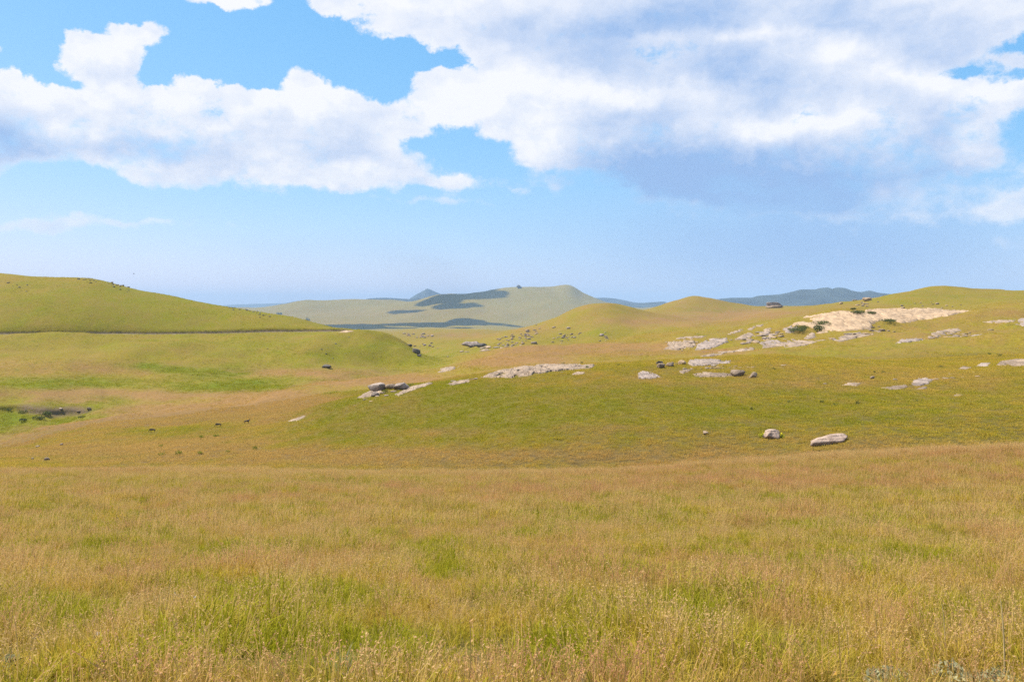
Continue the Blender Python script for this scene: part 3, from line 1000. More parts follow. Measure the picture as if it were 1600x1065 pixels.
def outcrop(name, poly, Yr, h, label, cat='rock', mat=None, group=None, broken=0.35, ledge=0.5, seed=0, edge=None, res=1.0):
    """a sandstone sheet lying on the terrain: real outline on the ground, thickness h metres"""
    dense = []
    for i in range(len(poly)):
        (xa, ya), (xb, yb) = poly[i], poly[(i + 1) % len(poly)]
        n = max(1, int(math.hypot(xb - xa, yb - ya) / 4))
        for k in range(n):
            dense.append((xa + (xb - xa) * k / n, ya + (yb - ya) * k / n))
    pw = np.array([spot(q[0], q[1], *Yr)[:2] for q in dense])
    ROCKAREA.append((poly, Yr))
    x0, y0 = pw.min(0)
    x1, y1 = pw.max(0)
    wx, wy = x1 - x0, max(y1 - y0, 0.6)
    wpx = max(q[0] for q in poly) - min(q[0] for q in poly)
    nx = int(np.clip(wpx * 1.5 * res, 24, 330))
    ny = int(np.clip(nx * wy / wx * 0.8, 20, 190))
    e = edge or 0.10 * min(wx, wy)
    mx, my = 0.06 * wx + e, 0.10 * wy + e
    gx = np.linspace(x0 - mx, x1 + mx, nx)
    gy = np.linspace(y0 - my, y1 + my, ny)
    GX, GY = np.meshgrid(gx, gy)
    X, Y = GX.ravel(), GY.ravel()
    ins = in_poly(X, Y, [tuple(q) for q in pw])
    dist = np.full(len(X), 1e9)
    for i in range(len(pw)):
        a, b = pw[i], pw[(i + 1) % len(pw)]
        ab = b - a
        t = np.clip(((X - a[0]) * ab[0] + (Y - a[1]) * ab[1]) / max(1e-9, ab @ ab), 0, 1)
        dist = np.minimum(dist, np.hypot(X - a[0] - t * ab[0], Y - a[1] - t * ab[1]))
    d = np.where(ins, dist, -dist)
    sx = wx / 9.0
    sy = max(wy / 5.0, 0.8)
    nz = fbm(X / sx + seed, Y / sy, 40 + seed, 4)
    d = d + e * 1.3 * fbm(X / (e * 2.5) + seed, Y / (e * 2.5), 60 + seed, 3)
    d = d - broken * min(wx, wy) * 0.8 * np.clip(nz - 0.12, 0, 1) * 1.6
    k = sstep(d, -e * 0.1, e * 0.8)
    st = fbm(X / (sx * 1.4) + 5 + seed, Y / (sy * 0.8), 80 + seed, 3) * 1.8 + 2.0
    fl = np.floor(st)
    terr = (fl + sstep(st - fl, 0.38, 0.62)) / 4.0
    H = h * k * (1 - ledge + ledge * 1.2 * terr) + h * 0.10 * k * fbm(X / (sx * .3), Y / (sy * .3), 90 + seed, 3)
    cr = np.abs(fbm(X / (sx * .40) + 2.3 * seed, Y / (sy * .8) + X / (sx * 1.2), 120 + seed, 4))
    H -= h * 0.60 * k * (1 - sstep(cr, 0.02, 0.12))
    H += h * 0.12 * k * fbm(X / (sx * .12), Y / (sy * .12), 140 + seed, 2)
    H *= 0.55
    H = np.where(d < 0, np.maximum(d * 0.9, -2.0) - 0.05, H)
    Z = ground(X, Y) + H
    keep = d > -1.6 * e
    fc = grid_faces(ny, nx)
    fc = fc[keep[fc].any(1)]
    used = np.unique(fc)
    remap = np.zeros(len(X), int)
    remap[used] = np.arange(len(used))
    cx_, cy_ = X[used].mean(), Y[used].mean()
    cz_ = Z[used].min()
    o = mesh_from(name, np.stack([X[used] - cx_, Y[used] - cy_, Z[used] - cz_], -1), remap[fc], mat or M_PALE)
    o.location = (cx_, cy_, cz_)
    tag(o, label, cat, group)
    return o


RG = (400, 560)    # depth of the slab ridge
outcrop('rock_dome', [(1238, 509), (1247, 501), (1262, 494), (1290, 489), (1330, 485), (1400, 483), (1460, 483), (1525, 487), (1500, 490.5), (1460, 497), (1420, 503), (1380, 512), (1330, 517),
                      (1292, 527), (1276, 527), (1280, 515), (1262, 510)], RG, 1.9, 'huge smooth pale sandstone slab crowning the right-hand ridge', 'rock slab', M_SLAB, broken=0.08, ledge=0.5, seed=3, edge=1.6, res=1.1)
FR = (300, 520)
for args in (
    ([(1038, 546), (1044, 535), (1062, 532), (1088, 533), (1086, 541), (1060, 547)], 1.3, 'pale ribbed sandstone outcrop on the slope left of the huge slab', M_PALE, .25),
    ([(1086, 547), (1092, 537), (1108, 530), (1136, 529), (1134, 536), (1110, 545)], 1.2, 'grey ribbed outcrop just right of the pale ribbed one', M_GREY, .3),
    ([(1148, 531), (1160, 524), (1174, 520), (1180, 526), (1172, 537), (1166, 530)], 1.3, 'pale tongue of rock between the ribbed outcrops and the huge slab', M_PALE, .2),
    ([(1186, 522), (1196, 514), (1206, 513), (1202, 520), (1190, 524)], 1.0, 'small pale rock uphill of the pale rock tongue', M_PALE, .2),
    ([(1192, 530), (1204, 522), (1216, 520), (1212, 527), (1198, 531)], 1.0, 'small pale rock in the grass below the left end of the huge slab', M_PALE, .25),
    ([(1186, 536), (1200, 532), (1216, 532), (1222, 537), (1204, 541), (1190, 540)], 0.9, 'grey low rock at the downhill side of the broken ledges', M_GREY, .35),
    ([(1224, 514), (1236, 509), (1246, 512), (1240, 520), (1228, 521)], 1.1, 'grey knob of rock against the left tip of the huge slab', M_GREY, .2),
    ([(1256, 529), (1266, 520), (1274, 519), (1274, 527), (1264, 531)], 1.2, 'pale round rock under the bushes of the huge slab', M_PALE, .1),
    ([(1216, 536), (1240, 530), (1262, 533), (1290, 531), (1258, 540), (1228, 543)], 0.7, 'low tan ledge along the foot of the huge slab', M_PALE, .4),
    ([(1300, 531), (1330, 521), (1370, 515), (1378, 518), (1350, 526), (1312, 534)], 0.8, 'long narrow tan ledge below the middle of the huge slab', M_PALE, .45),
    ([(1052, 529), (1070, 526), (1104, 525), (1102, 528), (1066, 530)], 0.6, 'thin pale ledge above the pale ribbed outcrop', M_PALE, .3),
    ([(1136, 522), (1150, 516), (1162, 514), (1158, 518), (1142, 523)], 0.7, 'short pale ledge on the ridge line above the rock tongue', M_PALE, .3),
    ([(1168, 514), (1180, 509), (1194, 506), (1190, 510), (1174, 516)], 0.7, 'pale sliver of rock highest on the left shoulder of the slab ridge', M_PALE, .3),
    ([(1400, 539), (1408, 530), (1432, 529), (1446, 533), (1440, 539), (1418, 541)], 0.9, 'broken grey rock patch in the grass right of the long tan ledge', M_GREY, .45),
    ([(1449, 527), (1458, 520), (1480, 515), (1498, 513), (1502, 517), (1480, 523), (1458, 528)], 1.1, 'pale tilted outcrop under the right tip of the huge slab', M_PALE, .35),
    ([(1470, 536), (1486, 530), (1506, 531), (1520, 535), (1500, 538), (1478, 538)], 0.7, 'low grey rocks just below the pale tilted outcrop', M_GREY, .5),
    ([(1504, 530), (1524, 523), (1560, 522), (1556, 525), (1524, 528)], 0.6, 'thin rock ledge stepping right from the pale tilted outcrop', M_GREY, .35),
    ([(1534, 503), (1556, 500), (1586, 500), (1584, 503), (1556, 505)], 0.6, 'thin pale ledge high on the slope by the right edge', M_PALE, .25),
    ([(1586, 507), (1592, 499), (1612, 496), (1640, 498), (1640, 508), (1610, 512)], 1.2, 'grey outcrop cut by the right edge of the picture', M_GREY, .3),
):
    outcrop('rock_outcrop', args[0], FR, args[1], args[2], 'rock', args[3], broken=args[4], seed=int(args[0][0][0]) % 97, edge=0.5)
outcrop('rock_ledge', [(1094, 557), (1130, 549), (1170, 541), (1210, 536), (1262, 533), (1256, 537), (1210, 542), (1160, 549), (1110, 557)], (240, 480), 0.7,
        'long straight pale ledge slanting up the slope toward the huge slab', 'rock', M_PALE, broken=.4, seed=8, edge=0.5)
GS = (150, 232)    # depth of the green crest
for args in (
    ([(751, 590), (776, 580), (796, 577), (806, 572), (850, 569.5), (890, 570), (932, 570.5), (924, 576), (890, 578), (842, 584), (800, 591)], 0.75, 'long pale rock pavement along the crest of the green slope', M_PALE, .35),
    ([(893, 585), (902, 581), (915, 582), (908, 586)], 0.35, 'small pale slab just under the right end of the long pavement', M_PALE, .1),
    ([(697, 600), (712, 596), (737, 592), (734, 597), (708, 602)], 0.4, 'thin pale rock strip left of the long pavement', M_PALE, .25),
    ([(616, 617), (640, 605), (672, 597), (676, 600), (648, 609), (622, 619)], 0.4, 'slanting pale slab right of the perched boulders', M_PALE, .1),
    ([(558, 622), (572, 614), (586, 608), (598, 608), (594, 616), (574, 622)], 0.5, 'pale sloping slab left of the perched boulders', M_PALE, .1),
    ([(998, 592), (996, 584), (1004, 580), (1016, 582), (1034, 589), (1022, 592)], 0.5, 'flat grey rock on the right part of the green crest', M_GREY, .25),
    ([(1060, 581), (1068, 578), (1082, 576), (1078, 580), (1066, 584)], 0.4, 'small tan slab above the gap between two rock rows', M_PALE, .15),
    ([(1082, 585), (1100, 582), (1140, 584), (1150, 588), (1120, 589), (1090, 589)], 0.4, 'low pale row of rock below the dark-shadowed ledge', M_PALE, .4),
    ([(1072, 572), (1078, 563), (1110, 562), (1142, 564), (1140, 568), (1100, 572)], 0.7, 'long grey ledge with shaded joints on the green crest', M_GREY, .35),
    ([(1376, 606), (1396, 603), (1420, 602), (1416, 607), (1390, 609)], 0.35, 'flat tan strip leading to the two-stepped grey rock', M_PALE, .3),
    ([(1424, 602), (1430, 593), (1448, 591), (1457, 594), (1450, 600), (1438, 604)], 0.5, 'grey stepped rock with a dark upper edge on right slope', M_GREY, .15),
    ([(1432, 608), (1442, 604), (1452, 604), (1446, 608)], 0.3, 'small pale slab tucked under the grey stepped rock', M_PALE, .1),
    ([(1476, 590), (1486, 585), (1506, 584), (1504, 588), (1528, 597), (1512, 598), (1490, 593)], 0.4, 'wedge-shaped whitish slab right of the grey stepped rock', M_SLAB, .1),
    ([(1489, 619), (1496, 616), (1506, 617), (1502, 620)], 0.25, 'tiny pale slab below the wedge-shaped slab', M_PALE, .1),
    ([(1556, 571), (1566, 565), (1590, 562), (1640, 563), (1640, 571), (1590, 572)], 0.6, 'broad tan slab on the crest at the right edge', M_PALE, .2),
    ([(1496, 577), (1504, 573), (1519, 574), (1512, 577)], 0.35, 'little pale stone left of the broad tan slab', M_PALE, .1),
    ([(1524, 573), (1532, 568), (1548, 567), (1544, 572)], 0.4, 'grey stone touching the grass beside the broad tan slab', M_GREY, .2),
    ([(1316, 602), (1326, 598), (1346, 599), (1340, 603)], 0.3, 'lone flat whitish stone in the middle of the right slope', M_PALE, .2),
):
    outcrop('rock_slab', args[0], GS if args[0][0][1] < 601 else (120, 232), args[1], args[2], 'rock', args[3], broken=args[4], seed=int(args[0][0][0]) % 89, edge=0.22)
outcrop('rock_slab', [(448, 659), (458, 655), (476, 649), (478, 651), (464, 658)], (150, 240), 0.35, 'narrow pale slab at the left foot of the green slope', 'rock', M_PALE, broken=.15, seed=4, edge=0.2)
outcrop('rock_outcrop', [(684, 582), (692, 575), (706, 573), (711, 577), (702, 583)], (335, 560), 0.9, 'pinkish rock in the valley beyond the long pavement', 'rock', M_PALE, broken=.1, seed=12, edge=0.4)
outcrop('rock_outcrop', [(714, 580), (720, 577), (730, 578), (724, 581)], (335, 560), 0.5, 'small pale rock right of the pinkish valley rock', 'rock', M_PALE, broken=.1, seed=13, edge=0.3)
# small slabs lying about in the grass
rs_ = np.random.default_rng(77)
for cx, cy, rx, ry, n, slope_, lab, grp, Yr in (
    (1195, 526, 46, 10, 40, -.25, 'small pale slab in the grass between the ribbed outcrops and the huge slab', 'slabs left of the huge slab', (330, 520)),
    (1320, 528, 60, 6, 26, -.2, 'small tan slab below the lower edge of the huge slab', 'slabs below the huge slab', (330, 520)),
    (1085, 540, 50, 7, 22, -.05, 'small pale slab around the ribbed outcrops', 'slabs around the ribbed outcrops', (330, 500)),
    (1480, 528, 60, 8, 26, -.12, 'small grey slab scattered about the tilted outcrop', 'slabs about the tilted outcrop', (320, 520)),
    (1110, 575, 70, 8, 30, .02, 'small pale slab among the rock rows of the green crest', 'slabs among the rock rows', (165, 232)),
    (840, 580, 90, 6, 26, -.12, 'small pale slab at the edge of the long rock pavement', 'slabs at the pavement edge', (165, 232)),
    (1440, 602, 60, 6, 14, 0, 'small pale slab near the grey stepped rock', 'slabs near the stepped rock', (140, 232)),
    (600, 616, 30, 5, 12, -.3, 'small pale slab around the perched boulders', 'slabs around the perched boulders', (165, 232)),
    (760, 546, 40, 6, 22, -.15, 'small pale slab by the dark-faced cliff block', 'slabs by the cliff block', (560, 1150))):
    for q in range(n):
        x = cx + rs_.normal() * rx * .6
        y = cy + rs_.normal() * ry * .5 + (x - cx) * slope_
        w = rs_.uniform(3.5, 12) if Yr[0] > 200 else rs_.uniform(3, 11)
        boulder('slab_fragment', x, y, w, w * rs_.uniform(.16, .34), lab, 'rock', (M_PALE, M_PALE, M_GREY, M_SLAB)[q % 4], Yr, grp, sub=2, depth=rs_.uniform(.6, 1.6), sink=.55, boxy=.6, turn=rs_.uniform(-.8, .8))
for x, y, w in ((545, 527, 3), (524, 537, 4), (502, 546, 4), (509, 553, 3.5), (520, 560, 3), (418, 545, 3)):
    boulder('stone', x, y, w, w * .4, 'dark stone in the eroded trail down the green flank', 'stone', M_DARKR, (430, 660), 'stones of the eroded trail', sub=2, depth=1.2, sink=.5)
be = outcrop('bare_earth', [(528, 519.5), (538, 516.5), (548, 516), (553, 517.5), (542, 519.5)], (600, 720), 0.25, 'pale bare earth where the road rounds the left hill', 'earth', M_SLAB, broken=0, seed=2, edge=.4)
be['kind'] = 'structure'
# loose boulders of the near slopes
NS = (85, 190)
b1 = boulder('boulder', 1206, 686, 29, 15, 'rounded grey boulder with a dark hole, alone on the near green slope', 'boulder', M_BOULD, NS, depth=0.8, seed=21, sub=4, sink=.45, boxy=.6)
boulder('boulder', 1298, 694, 68, 14, 'long low flat-topped boulder lying right of the rounded boulder', 'boulder', M_BOULD, NS, depth=0.45, seed=33, sub=4, tilt_=0.04, sink=.55, boxy=0.5, turn=0.05)
boulder('boulder', 1103, 679, 9, 6, 'small whitish stone left of the rounded boulder', 'stone', M_PALE, NS, seed=5)
for x, y, w, h, lab, mt in (
    (589, 612, 30, 14, 'grey lichened boulder at the left of the perched group', M_GREY), (611, 608, 20, 9, 'pale cap boulder in the middle of the perched group', M_PALE),
    (626, 609, 26, 12, 'dark-sided boulder at the right of the perched group', M_GREY), (586, 620, 14, 9, 'cracked grey block below the lichened boulder', M_GREY),
    (1031, 569, 12, 6, 'dark boulder at the left end of the ledge row', M_DARKR), (1034, 575, 14, 8, 'pale broken block under the dark boulder', M_PALE), (1048, 573, 14, 8, 'pale block beside the broken block', M_PALE),
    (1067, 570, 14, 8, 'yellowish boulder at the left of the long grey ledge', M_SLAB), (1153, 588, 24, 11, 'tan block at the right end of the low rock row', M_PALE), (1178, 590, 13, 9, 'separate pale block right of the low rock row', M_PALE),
    (1290, 601, 8, 3, 'flat pale pebble left of the lone flat stone', M_PALE), (1364, 592, 7, 5, 'tiny pale stone above the tan strip', M_PALE),
):
    boulder('boulder', x, y, w, h, lab, 'boulder' if w > 10 else 'stone', mt, (140, 232))
# cliffs and rubble in the valley below the domes
VL = (560, 1150)
for x, y, w, h, lab, mt in (
    (738, 542, 36, 9, 'dark-faced cliff block on the valley floor, left one', M_GREY), (752, 542, 24, 7, 'shadowed block leaning on the dark-faced cliff', M_DARKR), (730, 539, 16, 6, 'grey shelf at the left end of the cliff block', M_GREY),
    (766, 555, 30, 8, 'dark overhanging rock nearest the valley bottom', M_DARKR), (758, 552, 20, 7, 'pale cap lying on the overhanging rock', M_PALE), (781, 552, 12, 6, 'dark nub right of the overhanging rock', M_DARKR),
    (650, 552, 14, 9, 'dark rock face where the left hill drops to the valley', M_DARKR), (640, 541, 8, 4, 'dark stone up the spine of the left hill end', M_DARKR), (655, 557, 7, 4, 'small dark stone below the dark rock face', M_DARKR)):
    boulder('rock', x, y, w, h, lab, 'rock', mt, VL if x > 700 else (480, 760), depth=0.6, boxy=0.6)
rr_ = np.random.default_rng(5)
k_ = 0
for cx, cy, rx, ry, n, lab, grp, Yr in (
    (800, 533, 34, 12, 46, 'one of the pale stones strewn over the foot of the left dome', 'pale rubble at the foot of the left dome', VL),
    (826, 523, 26, 9, 26, 'small grey stone in the upper rubble on the dome flank', 'upper rubble on the dome flank', VL),
    (882, 528, 22, 9, 26, 'small grey stone in the faint scree under the dome summit', 'faint scree under the dome summit', VL),
    (942, 525, 8, 9, 9, 'grey stone in the short vertical scar on the dome', 'stones in the dome scar', VL),
    (652, 524, 24, 5, 20, 'pale stone of the far rubble beside the left hill end', 'far rubble beside the left hill', (900, 2000)),
    (674, 541, 16, 4, 10, 'grey stone of the low rubble in mid valley', 'low rubble in mid valley', (760, 1500)),
    (1350, 476, 26, 5, 12, 'small pale stone on the skyline shoulder of right hill', 'stones on the right hill shoulder', (750, 1100)),
    (1440, 476, 36, 5, 14, 'small grey stone in a line across the right hill', 'stones across the right hill', (700, 1000)),
    (1285, 494, 30, 5, 0, '', '', RG)):
    for q in range(n):
        x = cx + rr_.normal() * rx * 0.55
        y = cy + rr_.normal() * ry * 0.55 - (x - cx) * (0.25 if 780 < cx < 900 else 0)
        w = rr_.uniform(2.6, 7.0)
        boulder('stone', x, y, w, w * rr_.uniform(.28, .5), lab, 'stone', (M_PALE, M_SLAB, M_GREY)[q % 3], Yr, grp, sub=2, depth=0.7)
boulder('rock_stack', 1213, 481, 30, 5, 'broad pale base rock of the skyline outcrop before the blue mountain', 'rock', M_PALE, (900, 1800), depth=.6, boxy=.5)
o_ = boulder('rock_stack', 1212, 481, 26, 9, 'flat overhanging cap rock on the skyline before the blue mountain', 'rock', M_GREY, (900, 1800), depth=.6, boxy=.5, seed=17)
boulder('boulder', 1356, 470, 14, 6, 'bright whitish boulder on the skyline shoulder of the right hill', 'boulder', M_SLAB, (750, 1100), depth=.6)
boulder('rock_tor', 811, 451, 9, 6, 'tiny dark rock tor on top of the distant flat hill', 'rock', M_DARKR, (9300, 10300), depth=.7, sink=.2)
# left hill stones
for cx, cy, rx, ry, n, lab, grp in (
    (172, 444, 40, 7, 26, 'dark stone scattered below the skyline of the left hill', 'dark stones on the left hilltop'),
    (130, 436, 14, 2, 5, 'dark stone on the very skyline of the left hill', 'stones on the left skyline'),
    (392, 487, 30, 4, 20, 'dark stone in the row where the left hill skyline drops', 'dark stones on the descending skyline'),
    (36, 448, 26, 5, 6, 'lone dark stone high on the far left hillside', 'lone stones on the far left hillside')):
    for q in range(n):
        x = cx + rr_.normal() * rx * 0.6
        y = cy + rr_.normal() * ry * 0.5 + (x - cx) * (0.20 if cx > 150 else 0)
        w = rr_.uniform(1.7, 4.6)
        boulder('stone', x, y, w, w * rr_.uniform(.3, .5), lab, 'stone', M_DARKR, (600, 790), grp, sub=2, depth=0.9, sink=.5)
boulder('rock', 510, 575, 15, 6, 'dark rock on the lower green flank of left hill', 'rock', M_DARKR, (430, 640))
for x, y, w, h, lab in ((72, 720, 9, 6, 'white stone on the spur at the left edge'), (95, 696, 6, 4, 'small white stone higher on the spur'), (58, 699, 6, 4, 'small white stone left of the higher one on the spur'), (50, 718, 5, 4, 'smallest white stone beside the spur stone')):
    boulder('stone', x, y, w, h, lab, 'stone', M_PALE, (90, 240), sub=2)
for x, y, w, h, lab in ((94, 640, 7, 3, 'pale stone under the dark stream bank'), (124, 644, 14, 3, 'flat pale stone at the right end of the stream bank'), (139, 641, 7, 5, 'upright pale stone closing the stream bank')):
    boulder('stone', x, y, w, h, lab, 'stone', M_PALE, (330, 380), sub=2)


# ------------------------------------------------------------------ grass (geometry-node instances)
def make_tuft(name, seed, n, hmin, hmax, spread, lean, width, seg=3, stalks=0, sh=(0.5, 0.7), droop=0.6, seedw=0.006, wind=(0.15, 0.0)):
    rg = np.random.default_rng(seed)
    V, F, al, pt, pk = [], [], [], [], []

    def blade(base, h, ang, ln, w, kind, segs, rnd, drp):
        i0_ = len(V)
        dx, dy = math.cos(ang), math.sin(ang)
        ta = rg.uniform(0, 2 * math.pi)
        tx, ty = math.cos(ta), math.sin(ta)
        pts = []
        for s_ in range(segs + 1):
            t = s_ / segs
            bend = ln * (t ** 1.6)
            p = (base[0] + dx * bend * h + wind[0] * h * t * t, base[1] + dy * bend * h + wind[1] * h * t * t, h * (t - drp * ln * t ** 3))
            pts.append(p)
            ww = w * (1 - t) ** 0.6 * 0.5 if kind == 0 else w * 0.5
            if s_ == segs and kind == 0:
                V.append(p)
                al.append(t)
                pt.append(kind)
                pk.append(rnd)
            else:
                V.append((p[0] - tx * ww, p[1] - ty * ww, p[2]))
                V.append((p[0] + tx * ww, p[1] + ty * ww, p[2]))
                al.extend((t, t))
                pt.extend((kind, kind))
                pk.extend((rnd, rnd))
        for s_ in range(segs):
            a = i0_ + 2 * s_
            if s_ == segs - 1 and kind == 0:
                F.append((a, a + 1, a + 2))
            else:
                F.append((a, a + 1, a + 3, a + 2))
        return pts

    for i in range(n):
        r = spread * math.sqrt(rg.uniform())
        a = rg.uniform(0, 2 * math.pi)
        h = rg.uniform(hmin, hmax)
        blade((r * math.cos(a), r * math.sin(a)), h, a + rg.normal() * 0.9, abs(rg.normal()) * lean + 0.08, width * rg.uniform(.7, 1.3), 0, seg, rg.uniform(), droop)
    for i in range(stalks):
        r = spread * math.sqrt(rg.uniform())
        a = rg.uniform(0, 2 * math.pi)
        h = rg.uniform(*sh)
        rnd = rg.uniform()
        pts = blade((r * math.cos(a), r * math.sin(a)), h, a + rg.normal(), abs(rg.normal()) * 0.22 + 0.05, width * 0.55, 1, 3, rnd, 0.3)
        tip = np.array(pts[-1])
        dr = np.array(pts[-1]) - np.array(pts[-2])
        dr /= np.linalg.norm(dr)
        for q in range(rg.integers(4, 8)):       # spikelets round the stalk end
            i0_ = len(V)
            u = rg.uniform(-0.02, 0.11)
            c = tip - dr * u
            sd = rg.normal(size=3)
            sd -= sd @ dr * dr
            sd /= np.linalg.norm(sd)
            e = c + dr * rg.uniform(.012, .03) + sd * rg.uniform(.008, .022) + np.array([0, 0, -0.008])
            w = np.cross(sd, dr) * seedw * 0.5
            V.extend([tuple(c), tuple((c + e) / 2 + w), tuple(e), tuple((c + e) / 2 - w)])
            al.extend([1] * 4)
            pt.extend([2] * 4)
            pk.extend([rg.uniform()] * 4)
            F.append((i0_, i0_ + 1, i0_ + 2, i0_ + 3))
    ob = mesh_from(name, V, F, M_GRASS, smooth=False, link=False)
    fattr(ob.data, 'along', al)
    fattr(ob.data, 'part', pt)
    fattr(ob.data, 'pick', pk)
    return ob


def scatter_points(n, Ya, Yb, half=0.70, power=2.0):
    """random ground points in a sector round the view axis, even per square metre when power is 2"""
    u = RNG.uniform(size=n)
    r = (Ya ** power + u * (Yb ** power - Ya ** power)) ** (1 / power)
    az = RNG.uniform(-half, half, n)
    return r * np.sin(az), r * np.cos(az)


def off_rock(X, Y, px, py):
    ok = np.ones(len(X), bool)
    for poly, Yr in ROCKAREA:
        xs = [q[0] for q in poly]
        if (px.max() < min(xs)):
            continue
        ok &= ~(in_poly(px, py, poly) & (Y > Yr[0]) & (Y < Yr[1]))
    return ok


def scatter(name, protos, X, Y, scl, label, g, r, zoff=0.0, lean=0.12):
    Z = ground(X, Y) + zoff
    n = len(X)
    scl = scl * np.clip(1.0 + 0.55 * fbm(X / 1.9, Y / 1.9, 401, 3), .45, 1.7)
    me = bpy.data.meshes.new(name)
    me.vertices.add(n)
    me.vertices.foreach_set('co', np.stack([X, Y, Z], -1).astype(np.float32).ravel())
    fattr(me, 'green', g)
    fattr(me, 'rust', r)
    fattr(me, 'size', scl)
    va = me.attributes.new('turn', 'FLOAT_VECTOR', 'POINT')
    rot = np.stack([RNG.normal(size=n) * lean, RNG.normal(size=n) * lean, RNG.uniform(-3.1, 3.1, n)], -1)
    va.data.foreach_set('vector', rot.astype(np.float32).ravel())
    ia = me.attributes.new('which', 'INT', 'POINT')
    ia.data.foreach_set('value', RNG.integers(0, len(protos), n).astype(np.int32))
    ob = bpy.data.objects.new(name, me)
    COL.objects.link(ob)
    coll = bpy.data.collections.new(name + '_kinds')
    for p in protos:
        coll.objects.link(p)
    gt = bpy.data.node_groups.new(name + '_spread', 'GeometryNodeTree')
    gt.interface.new_socket('Geometry', in_out='INPUT', socket_type='NodeSocketGeometry')
    gt.interface.new_socket('Geometry', in_out='OUTPUT', socket_type='NodeSocketGeometry')
    gi = gt.nodes.new('NodeGroupInput')
    go = gt.nodes.new('NodeGroupOutput')
    ip = gt.nodes.new('GeometryNodeInstanceOnPoints')
    ci = gt.nodes.new('GeometryNodeCollectionInfo')
    ci.inputs['Collection'].default_value = coll
    ci.inputs['Separate Children'].default_value = True
    ci.inputs['Reset Children'].default_value = True

    def na(nm, dt):
        q = gt.nodes.new('GeometryNodeInputNamedAttribute')
        q.data_type = dt
        q.inputs['Name'].default_value = nm
        return q.outputs[0]
    L = gt.links.new
    L(gi.outputs[0], ip.inputs['Points'])
    L(ci.outputs[0], ip.inputs['Instance'])
    ip.inputs['Pick Instance'].default_value = True
    L(na('which', 'INT'), ip.inputs['Instance Index'])
    L(na('turn', 'FLOAT_VECTOR'), ip.inputs['Rotation'])
    L(na('size', 'FLOAT'), ip.inputs['Scale'])
    L(ip.outputs[0], go.inputs[0])
    md = ob.modifiers.new('spread', 'NODES')
    md.node_group = gt
    tag(ob, label, 'grass', kind='stuff')
    return ob


def seeded(n, Ya, Yb, power=2.0, half=0.70):
    X, Y = scatter_points(n, Ya, Yb, half, power)
    k = Y > 0.3
    X, Y = X[k], Y[k]
    Z = ground(X, Y)
    px, py = 800 + FPX * X / Y, HOR - FPX * Z / Y
    ok = off_rock(X, Y, px, py) if Yb > 85 else np.ones(len(X), bool)
    X, Y, px, py = X[ok], Y[ok], px[ok], py[ok]
    g, r = tint(px, py, Y)
    return X, Y, g, r


WIND = (0.07, -0.03)
near = [make_tuft('leaf_tuft', 200 + i, 60, .10, .36, .17, .62, .0095, 3, wind=WIND) for i in range(4)]
nears = [make_tuft('seed_tuft', 220 + i, 22, .14, .32, .16, .45, .0085, 3, stalks=12, sh=(.26, .52), seedw=.011, wind=WIND) for i in range(5)]
mid = [make_tuft('leaf_tuft', 240 + i, 56, .14, .36, .30, .55, .016, 2, wind=WIND) for i in range(4)]
mids = [make_tuft('seed_tuft', 260 + i, 24, .14, .32, .28, .45, .012, 2, stalks=16, sh=(.26, .50), seedw=.013, wind=WIND) for i in range(4)]
far = [make_tuft('leaf_tuft', 280 + i, 52, .14, .36, .62, .95, .040, 2, wind=WIND) for i in range(4)]

X, Y, g, r = seeded(11500, 1.2, 26)
scatter('grass', near, X, Y, 0.82 * RNG.uniform(.7, 1.25, len(X)) * (0.8 + 0.35 * g), 'dense yellow-green meadow grass in the foreground', g, r)
X, Y, g, r = seeded(10500, 1.2, 26)
k = RNG.uniform(size=len(X)) < 0.55 + 0.6 * r - 0.45 * g + 0.2
X, Y, g, r = X[k], Y[k], g[k], r[k]
scatter('seeding_grass', nears, X, Y, 0.80 * RNG.uniform(.75, 1.2, len(X)), 'straw and rust seed heads standing above the foreground grass', g, r)
X, Y, g, r = seeded(42000, 24, 100, 1.7)
scatter('grass', mid, X, Y, RNG.uniform(.7, 1.3, len(X)), 'golden meadow grass running to the first crest', g, r)
X, Y, g, r = seeded(42000, 24, 100, 1.7)
k = RNG.uniform(size=len(X)) < 0.6 + 0.6 * r - 0.4 * g
X, Y, g, r = X[k], Y[k], g[k], r[k]
scatter('seeding_grass', mids, X, Y, RNG.uniform(.75, 1.2, len(X)), 'rust seed heads over the meadow up to the first crest', g, r)
X, Y, g, r = seeded(30000, 60, 90, 2.0)
yc = np.interp(np.arctan2(X, Y), AZC, YA)
k = np.abs(Y - yc + 2.5) < 3.0
X, Y, g, r = X[k], Y[k], g[k], r[k]
scatter('seeding_grass', mids, X, Y, RNG.uniform(.9, 1.4, len(X)), 'pale seed heads fringing the brow of the first crest', g * .3, r * .4)
X, Y, g, r = seeded(140000, 92, 255, 1.7)
scatter('grass', far, X, Y, RNG.uniform(.40, 1.0, len(X)), 'grass clumps covering the green slope and the spur', g, r)

X, Y, g, r = seeded(120000, 250, 900, 1.5)
k = fbm(X / 60.0, Y / 60.0, 301, 4) + RNG.normal(size=len(X)) * .25 > 0.05
lz = lush(800 + FPX * X / Y, HOR - FPX * ground(X, Y) / Y, Y)
k |= lz > .25
X, Y, g, r, lz = X[k], Y[k], g[k], r[k], lz[k]
scatter('grass', far, X, Y, RNG.uniform(.6, 1.5, len(X)) * (1 + lz), 'tussocky grass speckling the far slopes and the left hill', np.clip(g + .1 + lz, 0, 1.4), r * (1 - np.clip(lz * 1.5, 0, 1)))
